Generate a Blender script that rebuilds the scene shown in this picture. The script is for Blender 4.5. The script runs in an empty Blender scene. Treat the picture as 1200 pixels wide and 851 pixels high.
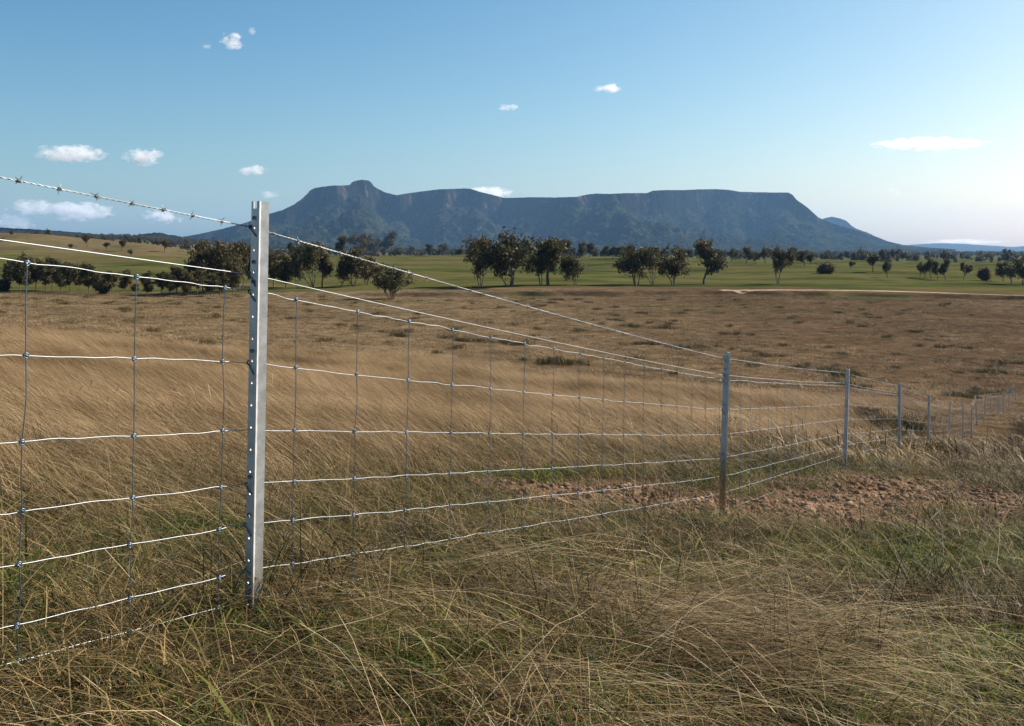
import bpy, math, random
import numpy as np
from mathutils import Vector, Euler

random.seed(7)
RNG = np.random.default_rng(7)
D, R = bpy.data, math.radians
scene = bpy.context.scene
COL = scene.collection
EYE = 1.10            # camera height above the ground under it
FPX, HX, HY = 1150.0, 600.0, 293.0     # focal length, centre column and eye level of the 1200x851 photograph

# ------------------------------------------------------------------ camera
cd = D.cameras.new('camera'); cam = D.objects.new('camera', cd); COL.objects.link(cam)
cam.location = (0, 0, EYE); cam.rotation_euler = (R(90), 0, 0)
cd.sensor_width = 36.0; cd.lens = 36.0 * FPX / 1200.0
cd.shift_y = -(425.5 - HY) / 1200.0
cd.clip_start = 0.05; cd.clip_end = 80000
scene.camera = cam

# ------------------------------------------------------------------ world, sun, exposure
SUN_EL, SUN_AZ = 35.0, 64.0           # azimuth clockwise from the view direction (+Y)
w = D.worlds.new('World'); scene.world = w; w.use_nodes = True
nt = w.node_tree
bgn = nt.nodes['Background']
sky = nt.nodes.new('ShaderNodeTexSky'); sky.sky_type = 'NISHITA'; sky.sun_disc = False
sky.sun_elevation = R(SUN_EL); sky.sun_rotation = R(SUN_AZ)
sky.altitude = 300; sky.air_density = 1.0; sky.dust_density = 1.6; sky.ozone_density = 2.0
sepn = nt.nodes.new('ShaderNodeSeparateColor'); comb = nt.nodes.new('ShaderNodeCombineColor')
nt.links.new(sky.outputs[0], sepn.inputs[0])
for ch, (gam, gain) in enumerate(((1.55, .92), (1.22, .89), (1.0, .84))):      # deeper, cleaner blue away from the sun
    p_ = nt.nodes.new('ShaderNodeMath'); p_.operation = 'POWER'; m_ = nt.nodes.new('ShaderNodeMath'); m_.operation = 'MULTIPLY'
    q_ = nt.nodes.new('ShaderNodeMath'); q_.operation = 'MULTIPLY'; q_.inputs[1].default_value = .166
    nt.links.new(sepn.outputs[ch], q_.inputs[0]); nt.links.new(q_.outputs[0], p_.inputs[0]); p_.inputs[1].default_value = gam
    nt.links.new(p_.outputs[0], m_.inputs[0]); m_.inputs[1].default_value = gain / .166; nt.links.new(m_.outputs[0], comb.inputs[ch])
nt.links.new(comb.outputs[0], bgn.inputs[0]); bgn.inputs[1].default_value = 0.077
sl = D.lights.new('sun', 'SUN'); sl.energy = 5.0; sl.angle = R(0.53); sl.color = (1.0, 0.93, 0.82)
sun = D.objects.new('sun', sl); COL.objects.link(sun)
sdir = Vector((math.sin(R(SUN_AZ)) * math.cos(R(SUN_EL)), math.cos(R(SUN_AZ)) * math.cos(R(SUN_EL)), math.sin(R(SUN_EL))))
sun.rotation_euler = sdir.to_track_quat('Z', 'Y').to_euler()
sun.location = (20, 10, 30)
scene.view_settings.view_transform = 'Standard'; scene.view_settings.look = 'None'
scene.view_settings.exposure = 0.98; scene.view_settings.gamma = 1.0
scene.view_settings.use_curve_mapping = False
scene.render.engine = 'CYCLES'
scene.cycles.use_denoising = True
scene.cycles.max_bounces = 4; scene.cycles.diffuse_bounces = 1; scene.cycles.transmission_bounces = 2; scene.cycles.transparent_max_bounces = 12; scene.cycles.volume_bounces = 4
scene.cycles.volume_max_steps = 64

# ------------------------------------------------------------------ helpers
def tag(o, label=None, cat=None, group=None, kind=None):
    if label: o['label'] = label
    if cat: o['category'] = cat
    if group: o['group'] = group
    if kind: o['kind'] = kind
    return o

def empty(name, loc=(0, 0, 0), parent=None):
    o = D.objects.new(name, None); COL.objects.link(o); o.location = loc; o.empty_display_size = 0.3
    if parent: o.parent = parent
    return o

def mesh_np(name, V, F, mat=None, smooth=False, attrs=None):
    """V (n,3); F: array (m,4) or (m,3) or a list of such arrays"""
    me = D.meshes.new(name)
    V = np.asarray(V, np.float32)
    Fs = F if isinstance(F, list) else [F]
    Fs = [np.asarray(f, np.int32) for f in Fs if len(f)]
    loops = np.concatenate([f.ravel() for f in Fs])
    tot = np.concatenate([np.full(len(f), f.shape[1], np.int32) for f in Fs])
    start = np.concatenate([[0], np.cumsum(tot)[:-1]]).astype(np.int32)
    me.vertices.add(len(V)); me.vertices.foreach_set('co', V.ravel())
    me.loops.add(len(loops)); me.loops.foreach_set('vertex_index', loops)
    me.polygons.add(len(tot)); me.polygons.foreach_set('loop_start', start); me.polygons.foreach_set('loop_total', tot)
    if smooth: me.polygons.foreach_set('use_smooth', np.ones(len(tot), bool))
    me.update(calc_edges=True)
    for k, a in (attrs or {}).items():
        a = np.asarray(a, np.float32)
        if a.ndim == 1:
            at = me.attributes.new(k, 'FLOAT', 'POINT'); at.data.foreach_set('value', a)
        else:
            at = me.attributes.new(k, 'FLOAT_COLOR', 'POINT')
            at.data.foreach_set('color', np.concatenate([a, np.ones((len(a), 4 - a.shape[1]), np.float32)], 1).ravel())
    if mat: me.materials.append(mat)
    return me

def put(name, me, parent=None):
    o = D.objects.new(name, me); COL.objects.link(o)
    if parent: o.parent = parent
    return o

class Acc:
    """collects quads of several pieces that make ONE mesh"""
    def __init__(s): s.V = []; s.F = []; s.n = 0; s.A = []
    def add(s, V, F, a=0.0):
        V = np.asarray(V, float); F = np.asarray(F, int)
        s.V.append(V); s.F.append(F + s.n); s.n += len(V); s.A.append(np.full(len(V), a))
    def mesh(s, name, mat, smooth=False, attr=None):
        q = [f for f in s.F if f.shape[1] == 4]; t = [f for f in s.F if f.shape[1] == 3]
        Fs = []
        if q: Fs.append(np.concatenate(q))
        if t: Fs.append(np.concatenate(t))
        return mesh_np(name, np.concatenate(s.V), Fs, mat, smooth, {attr: np.concatenate(s.A)} if attr else None)

def tube(P, r, sides=6, cap=True):
    """tube along the points P with radius r (number or array)"""
    P = np.asarray(P, float); n = len(P)
    T = np.gradient(P, axis=0); T /= np.linalg.norm(T, axis=1)[:, None] + 1e-12
    up = np.array([0, 0, 1.0]) if abs(T[0][2]) < 0.9 else np.array([1.0, 0, 0])
    N = np.zeros_like(P); u = np.cross(T[0], up); u /= np.linalg.norm(u)
    for i in range(n):
        u = u - T[i] * np.dot(u, T[i]); u /= np.linalg.norm(u) + 1e-12; N[i] = u
    B = np.cross(T, N)
    r = np.broadcast_to(np.asarray(r, float), (n,))
    a = np.linspace(0, 2 * math.pi, sides, endpoint=False)
    V = P[:, None] + r[:, None, None] * (np.cos(a)[None, :, None] * N[:, None] + np.sin(a)[None, :, None] * B[:, None])
    V = V.reshape(-1, 3)
    i = np.arange(n - 1)[:, None] * sides; j = np.arange(sides)[None]; k = (j + 1) % sides
    F = np.stack([i + j, i + k, i + sides + k, i + sides + j], -1).reshape(-1, 4)
    return V, F

# smooth pseudo random field from many sines
def sn(x, y, f, seed, n=7):
    r = np.random.default_rng(seed); s = 0
    for i in range(n):
        a = r.uniform(0, 2 * math.pi); k = f * r.uniform(0.6, 1.6) * 2 * math.pi; p = r.uniform(0, 6.28)
        s = s + np.sin((x * math.cos(a) + y * math.sin(a)) * k + p + 0.8 * np.sin((x * math.sin(a) - y * math.cos(a)) * k * 0.6 + p * 2))
    return s / math.sqrt(n)
def fbm(x, y, f, seed, o=3): return sum(sn(x, y, f * 2 ** i, seed + i) / 1.8 ** i for i in range(o)) / 1.6
def sstep(a, b, x):
    t = np.clip((x - a) / (b - a), 0, 1); return t * t * (3 - 2 * t)

# ------------------------------------------------------------------ terrain
POSTS = [(-1.69, None, 0.0), (2.74, None, 236), (6.876, None, 413), (11.35, None, 433), (15.9, None, 449), (20.3, None, 463), (25.2, None, 471), (30.2, None, 472.5),
         (34.3, None, 474), (37, 1145, 463), (41, 1153, 463), (45.5, 1162, 461), (50, 1170, 460), (55, 1176, 459), (60, 1182, 455), (66, 1190, 449)]
POST_H = 1.157
def xf_line(Z): return 0.5317 * Z - 2.18
PZ, PX, PG = [], [], []
for Z, px, ty in POSTS:
    PZ.append(Z); PX.append(xf_line(Z) if px is None else (px - HX) / FPX * Z)
    PG.append(-0.38 if ty == 0 else (HY - ty) / FPX * Z - POST_H)
FZ = np.array([-400, -60] + PZ + [100, 150, 190, 260]); FG = np.array([0.6, 0.3] + PG + [-11.2, -10.8, -9.1, -8])
LZ = np.array([-60, 2.74, 6.9, 11.35, 16, 20, 25, 35, 45, 67, 100, 150, 190, 260]); LG = np.array([0, 0, .42, .65, 1.05, 1.5, 2.1, 3.1, 3.6, 4.6, 4.3, 2.5, .2, 0])
def XF(Z): return np.interp(Z, PZ + [100, 200], PX + [60, 140])
TC = (np.array([-300, 0, 150, 250, 300, 600, 900, 1200, 1500]) - HX) / FPX
TZ = np.array([190, 215, 300, 450, 600, 900, 1500, 2500, 4000, 8000, 16000.])
TY = np.array([
    [348, 348, 348, 347, 346, 344, 342, 350, 352],
    [340, 340, 340, 339, 339, 338, 339, 345, 347],
    [314, 314, 317, 322, 325, 322, 325, 331, 333],
    [287, 289, 296, 305, 309, 308, 312, 318, 320],
    [271, 273, 284, 296, 301, 301, 306, 311, 312],
    [277, 278, 287, 298, 302, 302, 305, 308, 309],
    [282, 282, 285, 294, 300, 300, 302, 303.5, 304],
    [277, 277, 279, 285, 292, 297.5, 299.5, 300, 300],
    [286, 286, 287, 290, 294, 295.8, 296.5, 297, 297],
    [293.8] * 9, [293.4] * 9])
def far_y(c, Z):
    lz = np.log(np.clip(Z, 190, 16000)); gz = np.log(TZ)
    i = np.clip(np.searchsorted(gz, lz) - 1, 0, len(TZ) - 2); t = (lz - gz[i]) / (gz[i + 1] - gz[i])
    cc = np.clip(c, TC[0], TC[-1]); j = np.clip(np.searchsorted(TC, cc) - 1, 0, len(TC) - 2); s = (cc - TC[j]) / (TC[j + 1] - TC[j])
    s = s * s * (3 - 2 * s) * .6 + s * .4
    return (TY[i, j] * (1 - s) + TY[i, j + 1] * s) * (1 - t) + (TY[i + 1, j] * (1 - s) + TY[i + 1, j + 1] * s) * t
def H(X, Y):
    X = np.asarray(X, float); Y = np.asarray(Y, float)
    F = np.interp(Y, FZ, FG); L = np.interp(Y, LZ, LG); xf = XF(Y)
    s = (xf - X) / (0.9 * np.maximum(Y, 0) + 2)
    s = np.where(s > 1, 1 + 0.35 * np.tanh(s - 1), s); s = np.maximum(s, -0.25)
    near = F + L * s
    rr = np.interp(Y, [-5, 3, 8], [-.14, -.14, 0.0]); near = near + rr * np.clip(X - xf, 0, 5)
    dist = np.hypot(X, Y)
    amp = np.clip((dist - 1) * 0.004, 0.0, 0.20)
    near = near + amp * fbm(X, Y, 0.05, 11) + 0.022 * sn(X, Y, 0.9, 5) * np.clip(np.abs(X - xf) * .8, .2, 1)
    c = X / np.maximum(Y, 150.0)
    far = (HY - (far_y(c, Y * .95) + far_y(c, Y) + far_y(c, Y * 1.05)) / 3) / FPX * np.maximum(Y, 190)
    far = far + np.clip((Y - 190) * .006, 0, 1.5) * fbm(X, Y, 0.0065, 31)
    b = sstep(165, 215, Y)
    e = 199 + 1.5 * sn(X, X * 0, .02, 71) + .9 * sn(X, 0 * X, .07, 72)
    bank = 1.0 * sstep(-.30, -.12, X / np.maximum(Y, 1)) * (.75 + .25 * np.clip(sn(X, 0 * X, .012, 73) + .6, 0, 1))
    return near * (1 - b) + far * b - bank * sstep(140, 197, Y) * (1 - sstep(0, 1.9, Y - e))
def G(X, Y): return H(X, Y) + EYE           # world height
def hit(px, py, zmin=1.5, zmax=3000.0):
    """ground point seen at a pixel of the photograph (first hit along the ray)"""
    Z = np.exp(np.linspace(math.log(zmin), math.log(zmax), 4000)); c = (px - HX) / FPX
    below = (HY - py) / FPX * Z - H(c * Z, Z)
    k = np.where(below <= 0)[0]
    z = Z[k[0]] if len(k) else Z[np.argmin(below / Z)]
    return c * z, z

# red dirt patches and green patches in world ellipses (x, y, rx, ry)
DIRT = []
for px, py, rx, ry in ((1060, 572, 1.1, 1.5), (985, 588, .9, .9), (800, 592, 1.2, 1.0), (700, 582, 1.0, 1.1), (890, 600, 1.0, .7), (1140, 585, .7, .9), (610, 545, .5, .4)):
    x, y = hit(px, py); DIRT.append((x, y, rx, ry))
def dirt(X, Y):
    m = -9
    for x, y, rx, ry in DIRT: m = np.maximum(m, 1.25 - np.hypot((X - x) / rx, (Y - y) / ry))
    return np.clip((m + 0.28 * sn(X, Y, 1.1, 77)) * 2.0, 0, 1)
GREEN = []
for px, py, rx, ry in ((1060, 672, .65, .42), (1120, 665, .5, .4), (960, 665, .45, .25), (1150, 700, .3, .25), (1110, 765, .3, .16), (1060, 835, .25, .12), (1180, 835, .25, .15), (1010, 645, .45, .3), (1090, 640, .5, .3), (1190, 670, .3, .3), (940, 560, .9, .6), (1120, 830, .4, .25), (1010, 840, .3, .15), (560, 790, .2, .13), (1190, 780, .3, .3), (480, 830, .2, .12), (1040, 545, .9, .6), (990, 655, .3, .25), (1170, 640, .35, .3),
                       (250, 640, .4, .4), (90, 560, .4, .4), (610, 560, .6, .5), (60, 690, .2, .2), (720, 690, .3, .25), (1180, 700, .25, .25), (700, 800, .2, .15)):
    x, y = hit(px, py); GREEN.append((x, y, rx, ry))
def green(X, Y):
    m = -9
    for x, y, rx, ry in GREEN: m = np.maximum(m, 1.2 - np.hypot((X - x) / rx, (Y - y) / ry))
    return np.clip((m + 0.25 * sn(X, Y, 1.4, 78)) * 1.6, 0, 1)

def N(nt, t, **k):
    n = nt.nodes.new(t)
    for a, b in k.items(): setattr(n, a, b)
    return n
def new_mat(name, rough=.9):
    m = D.materials.new(name); m.use_nodes = True
    b = m.node_tree.nodes['Principled BSDF']; b.inputs['Roughness'].default_value = rough
    b.inputs['Specular IOR Level'].default_value = 0.0 if rough >= .9 else .15
    return m, m.node_tree, b
def ramp(nt, fac, stops):
    r = N(nt, 'ShaderNodeValToRGB'); e = r.color_ramp.elements
    while len(e) < len(stops): e.new(.5)
    for i, (p, c) in enumerate(stops): e[i].position = p; e[i].color = (*c, 1)
    if fac is not None: nt.links.new(fac, r.inputs[0])
    return r.outputs[0]
def noise(nt, vec, scale, detail=4, rough=.6, dist=0.0):
    n = N(nt, 'ShaderNodeTexNoise'); n.inputs['Scale'].default_value = scale; n.inputs['Detail'].default_value = detail
    n.inputs['Roughness'].default_value = rough; n.inputs['Distortion'].default_value = dist
    if vec is not None: nt.links.new(vec, n.inputs['Vector'])
    return n.outputs['Fac']
def mixc(nt, fac, a, b, mode='MIX'):
    m = N(nt, 'ShaderNodeMix', data_type='RGBA', blend_type=mode)
    for s, v in ((m.inputs[0], fac), (m.inputs[6], a), (m.inputs[7], b)):
        if isinstance(v, (int, float)): s.default_value = v
        elif isinstance(v, tuple): s.default_value = (*v, 1)
        else: nt.links.new(v, s)
    return m.outputs[2]
def mapped(nt, sx, sy, sz=1.0, rz=0.0):
    g = N(nt, 'ShaderNodeNewGeometry'); mp = N(nt, 'ShaderNodeMapping'); mp.inputs['Scale'].default_value = (sx, sy, sz)
    mp.inputs['Rotation'].default_value = (0, 0, rz)
    nt.links.new(g.outputs['Position'], mp.inputs['Vector']); return mp.outputs[0]

# ground material: thatch and soil near, dry paddock, green flats, hazy plain
gm, nt, b = new_mat('ground_soil', 1.0)
at = N(nt, 'ShaderNodeAttribute', attribute_name='zone'); sp = N(nt, 'ShaderNodeSeparateColor'); nt.links.new(at.outputs['Color'], sp.inputs[0])
p1 = mapped(nt, 1, 1)
thatch = ramp(nt, noise(nt, p1, 14, 8, .7), [(.3, (.022, .015, .008)), (.55, (.065, .045, .022)), (.8, (.15, .11, .06))])
brown = ramp(nt, noise(nt, mapped(nt, .05, .14), 1.0, 8, .68), [(.34, (.028, .019, .011)), (.47, (.070, .050, .028)), (.57, (.125, .092, .052)), (.7, (.20, .15, .09))])
brown = mixc(nt, .55, brown, ramp(nt, noise(nt, mapped(nt, .45, 1.2), 1.0, 6, .7), [(.35, (.07, .048, .028)), (.6, (.21, .15, .09)), (.8, (.33, .25, .16))]))
grn = ramp(nt, noise(nt, mapped(nt, .008, .03), 1.0, 7, .62), [(.37, (.022, .032, .010)), (.46, (.050, .062, .017)), (.54, (.085, .085, .027)), (.64, (.12, .085, .042))])
grn = mixc(nt, .4, grn, ramp(nt, noise(nt, mapped(nt, .11, .45), 1.0, 5, .7), [(.4, (.014, .022, .007)), (.62, (.11, .10, .038))]))
soil = ramp(nt, noise(nt, p1, 9, 8, .7), [(.3, (.10, .058, .034)), (.55, (.23, .14, .088)), (.8, (.38, .26, .175))])
g_ = N(nt, 'ShaderNodeNewGeometry'); sx_ = N(nt, 'ShaderNodeSeparateXYZ'); nt.links.new(g_.outputs['Position'], sx_.inputs[0])
dv = N(nt, 'ShaderNodeMapRange'); nt.links.new(sx_.outputs[0], dv.inputs[0]); dv.inputs[1].default_value = -10; dv.inputs[2].default_value = 40
brown = mixc(nt, dv.outputs[0], brown, mixc(nt, 1.0, brown, (.66, .60, .62), 'MULTIPLY'))      # darker heathy herbage on the right slope
c1 = mixc(nt, sp.outputs[2], thatch, brown)
c2 = mixc(nt, sp.outputs[0], c1, grn)
c3 = mixc(nt, sp.outputs[1], c2, soil)
nt.links.new(c3, b.inputs['Base Color'])
bp = N(nt, 'ShaderNodeBump'); bp.inputs['Strength'].default_value = .8; bp.inputs['Distance'].default_value = .25
nt.links.new(noise(nt, mapped(nt, .8, .8), 2.0, 8, .7), bp.inputs['Height']); nt.links.new(bp.outputs[0], b.inputs['Normal'])

def grid_faces(nr, nc):
    i = np.arange(nr - 1)[:, None] * nc; j = np.arange(nc - 1)[None]
    return np.stack([i + j, i + j + 1, i + nc + j + 1, i + nc + j], -1).reshape(-1, 4)
yy = np.unique(np.concatenate([np.linspace(-400, -8, 30), np.linspace(-7, 1.5, 40), np.exp(np.linspace(math.log(1.6), math.log(15900), 560)), np.arange(194, 206, .3)]))
tt = np.concatenate([-np.exp(np.linspace(math.log(5.0), math.log(.82), 24))[:-1], np.linspace(-.8, .8, 360), np.exp(np.linspace(math.log(.82), math.log(5.0), 24))[1:]])
Yg, Tg = np.meshgrid(yy, tt, indexing='ij')
Xg = np.clip(Tg * (np.abs(Yg) + 6), -15900, 15900)
def green_zone(X, Y):
    e = 205 + 10 * sn(X, Y, .004, 90) + 3 * sn(X, Y, .03, 93)
    g = sstep(0, 14, Y - e)
    lf = sstep(-.24, -.33, X / np.maximum(Y, 1)) * sstep(380, 480, Y) * sstep(3000, 1200, Y)        # brown top of the left hill
    return g * (1 - .65 * lf)
Zg = G(Xg, Yg)
zone = np.stack([np.clip(green_zone(Xg, Yg) + .5 * sstep(120, 170, Yg) * (sn(Xg, Yg, .02, 95) > .8), 0, 1), dirt(Xg, Yg), sstep(10, 26, np.hypot(Xg, Yg))], -1).reshape(-1, 3)
ground = put('ground', mesh_np('ground', np.stack([Xg, Yg, Zg], -1).reshape(-1, 3), grid_faces(*Xg.shape), gm, True, {'zone': zone}))
tag(ground, 'dry brown grass paddock falling to a gully and rising to green flats', 'ground', kind='structure')

# farm track along the edge of the green flat
tm, nt, b = new_mat('track_dust', 1.0)
nt.links.new(ramp(nt, noise(nt, mapped(nt, .3, .3), 1, 5), [(.3, (.26, .21, .13)), (.7, (.42, .35, .23))]), b.inputs['Base Color'])
pts = []
for px, py in ((845, 340.5), (880, 340.5), (940, 340.3), (1000, 340.8), (1060, 342), (1120, 344), (1180, 346.3), (1240, 348), (1330, 351)):
    pts.append(hit(px, py, 150))
pts = np.array(pts); ts = np.linspace(0, len(pts) - 1, 160)
tx = np.interp(ts, range(len(pts)), pts[:, 0]); ty = np.interp(ts, range(len(pts)), pts[:, 1])
ker = np.ones(15) / 15; ty = np.convolve(np.pad(ty, 7, 'edge'), ker, 'valid')
V = []
for k in range(7):
    o = (k / 6 - .5) * 5.0 + 0.35 * np.sin(ts * 9 + k)
    V.append(np.stack([tx, ty + o, G(tx, ty + o) + .05], -1))
V = np.stack(V, 0).reshape(-1, 3)
tag(put('farm_track', mesh_np('farm_track', V, grid_faces(7, 160), tm, True)), 'pale dusty farm track along the edge of the green flat', 'track', kind='structure')

# ------------------------------------------------------------------ mountains
mm, nt, b = new_mat('mountain_forest', 1.0)
at = N(nt, 'ShaderNodeAttribute', attribute_name='rock')
f1 = ramp(nt, noise(nt, mapped(nt, .03, .03, .03), 1, 8, .78), [(.40, (.002, .004, .002)), (.5, (.013, .018, .009)), (.61, (.075, .078, .042))])
f1 = mixc(nt, .35, f1, ramp(nt, noise(nt, mapped(nt, .0022, .0022, .002), 1, 4, .6), [(.35, (.010, .015, .008)), (.7, (.04, .04, .024))]))
rk = ramp(nt, noise(nt, mapped(nt, .012, .012, .004), 1, 8, .7), [(.3, (.05, .04, .03)), (.55, (.15, .115, .09)), (.8, (.30, .23, .19))])
rkf = N(nt, 'ShaderNodeMath', operation='MULTIPLY'); nt.links.new(at.outputs['Fac'], rkf.inputs[0])
nt.links.new(ramp(nt, noise(nt, mapped(nt, .008, .008, .003), 1, 7, .75), [(.55, (0, 0, 0)), (.63, (1, 1, 1))]), rkf.inputs[1])
f1 = mixc(nt, at.outputs['Fac'], f1, ramp(nt, noise(nt, mapped(nt, .01, .01, .003), 1, 6, .7), [(.4, (.003, .004, .003)), (.65, (.022, .021, .015))]))  # cliff band coloured nearly black: the shade of the cliffs painted in
nt.links.new(mixc(nt, rkf.outputs[0], f1, rk), b.inputs['Base Color'])
bp = N(nt, 'ShaderNodeBump'); bp.inputs['Strength'].default_value = 1.0; bp.inputs['Distance'].default_value = 40
nt.links.new(noise(nt, mapped(nt, .03, .03, .03), 1, 6, .75), bp.inputs['Height']); nt.links.new(bp.outputs[0], b.inputs['Normal'])

def ridge(name, label, sil, Yc, Yfoot, depth, cliff=.60, cliff_w=.04, spur=500, seed=1, nx=620, ny=190, cat='mountain', power=2.1):
    """flat topped mountain; sil = silhouette points of the photograph; the land behind the crest falls away again"""
    sx = np.array([p[0] for p in sil], float); sy = np.array([p[1] for p in sil], float)
    u = np.linspace(sx[0], sx[-1], nx); y = np.interp(u, sx, sy)
    yc = Yc + spur * (0.7 * sn(u, 0 * u, 1 / 260., seed) + .3 * sn(u, 0 * u, 1 / 70., seed + 1))
    top = np.maximum((HY - y), 0) / FPX * yc + EYE + 1.3 * np.abs(sn(u, 0 * u, 1 / 6., seed + 7))
    r = np.concatenate([np.linspace(0, .86, int(ny * .5)), np.linspace(.87, 1.0, int(ny * .34)), np.linspace(1.02, 1.6, ny - int(ny * .5) - int(ny * .34))])
    Rr, U = np.meshgrid(r, u, indexing='ij'); YC = np.broadcast_to(yc, U.shape); TOP = np.broadcast_to(top, U.shape)
    yf = Yfoot + 200 * sn(u, 0 * u, 1 / 180., seed + 3)
    Y = np.where(Rr <= 1, yf + (YC - yf) * Rr, YC + (Rr - 1) * depth)
    c = (U - HX) / FPX; X = c * Y
    cl = cliff + .08 * sn(U, 0 * U, 1 / 120., seed + 4)
    talus = cl * np.clip(Rr / (1 - cliff_w), 0, 1) ** power
    cl_t = sstep(1 - cliff_w, 1.0, Rr)
    h = talus + (1 - cl) * cl_t
    h = np.where(Rr > 1, 1 - .9 * sstep(1.12, 1.6, Rr) - .02 * (Rr - 1), h)
    gully = .35 * np.abs(sn(X + .2 * Y, Y * .15, 1 / 900., seed + 19)) + sn(X * 1.0 + .25 * Y, Y * .12, 1 / 620., seed + 9) + .55 * sn(X, Y * .3, 1 / 230., seed + 10) + .3 * sn(X, Y, 1 / 90., seed + 11)
    env = np.clip(Rr * 3, 0, 1) * np.clip((1.0 - Rr) * 6, 0, 1)
    Z = TOP * h + gully * env * .15 * TOP + np.where(Rr < 1.0, 3.0 * sn(X, Y, 1 / 38., seed + 12) * np.clip((1 - Rr) * 20, 0, 1), 0)
    Z = np.where(Rr < 1, np.minimum(Z, TOP), Z) - 6 * np.clip(1 - Rr * 12, 0, 1)
    rock = sstep(1 - cliff_w * 1.5, 1 - cliff_w * .7, Rr) * sstep(1.02, .995, Rr)
    me = mesh_np(name, np.stack([X, Y, Z], -1).reshape(-1, 3), grid_faces(*X.shape), mm, True, {'rock': rock.ravel()})
    return tag(put(name, me), label, cat, kind='structure')

ridge('mountain', 'long blue flat topped mesa with cliffs below its rim', [(150, 293), (180, 288), (205, 281), (215, 277.5), (230, 275), (240, 273), (262, 268), (285, 262), (303, 256), (315, 251), (332, 246), (345, 239.5), (354, 233), (360, 227.5), (363, 223.5), (369, 220.5), (378, 219), (390, 217.6), (400, 217.6),
      (410, 217), (412.5, 213.5), (417, 212), (424, 210.8), (431, 211.5), (434.5, 213.5), (438, 218.5), (444, 222), (451, 225.5), (465, 229), (470, 228), (490, 225), (515, 222), (530, 221.5), (545, 221), (552, 221.5), (562, 225), (575, 228), (590, 232), (605, 232), (622, 231.3), (650, 231.7), (675, 231), (690, 228),
      (698, 227), (715, 227.5), (733, 226.5), (758, 226.5), (766, 223.5), (780, 223), (800, 223), (821, 222), (839, 221.8), (856, 223), (867, 225), (890, 225.5), (924, 226), (929, 228.5), (933, 234), (940, 239), (947, 244), (959, 255), (975, 262),
      (1000, 269), (1016, 274), (1040, 283), (1060, 287.5), (1085, 290), (1120, 292.5)], 6200, 4200, 2600, seed=3)
ridge('mountain', 'small pale blue peak behind the right end of the mesa', [(900, 292), (930, 275), (955, 259), (966, 256), (975, 254), (984, 256), (992, 259), (997, 264), (1003, 268), (1016, 272.5), (1028, 278), (1045, 285), (1075, 291)], 9800, 8300, 1500, seed=20, nx=160, ny=80, spur=150, cat='mountain')
ridge('distant_ridge', 'faint blue ridge along the horizon on the far right', [(1010, 292.5), (1040, 289), (1067, 287), (1090, 285.6), (1105, 285), (1130, 286), (1152, 287.5), (1187, 289.5), (1210, 288), (1290, 284), (1400, 290), (1500, 292)], 14500, 12500, 900, seed=40, nx=200, ny=60, spur=200, cat='ridge', cliff=.9)
ridge('distant_ridge', 'dark wooded ridge behind the hill on the left', [(-400, 289), (-250, 281), (-100, 264), (0, 267), (40, 269), (90, 272.5), (130, 276), (150, 277.5), (168, 274.5), (185, 274.2), (200, 277), (225, 279.5), (255, 282), (300, 287), (360, 291), (420, 292.7)], 3300, 2700, 700, seed=60, nx=300, ny=60, spur=60, cat='ridge', cliff=.9, power=1.0)

# ------------------------------------------------------------------ trees
lm, nt, b = new_mat('eucalypt_leaf', .6)
at = N(nt, 'ShaderNodeAttribute', attribute_name='tint'); oi = N(nt, 'ShaderNodeObjectInfo')
lc = ramp(nt, at.outputs['Fac'], [(0, (.022, .024, .010)), (.45, (.056, .056, .023)), (.8, (.12, .105, .045)), (1, (.20, .15, .075))])
lc = mixc(nt, oi.outputs['Random'], lc, mixc(nt, 1.0, lc, (1.15, .95, .8), 'MULTIPLY'))
nt.links.new(lc, b.inputs['Base Color'])
tr = N(nt, 'ShaderNodeBsdfTranslucent'); nt.links.new(lc, tr.inputs[0]); ms = N(nt, 'ShaderNodeMixShader'); ms.inputs[0].default_value = .25
nt.links.new(b.outputs[0], ms.inputs[1]); nt.links.new(tr.outputs[0], ms.inputs[2]); nt.links.new(ms.outputs[0], nt.nodes['Material Output'].inputs[0])
km, nt, b = new_mat('eucalypt_bark', .9)
nt.links.new(ramp(nt, noise(nt, mapped(nt, 2, 2, .6), 1.5, 5), [(.35, (.06, .048, .038)), (.6, (.17, .145, .12)), (.8, (.30, .27, .23))]), b.inputs['Base Color'])

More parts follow.
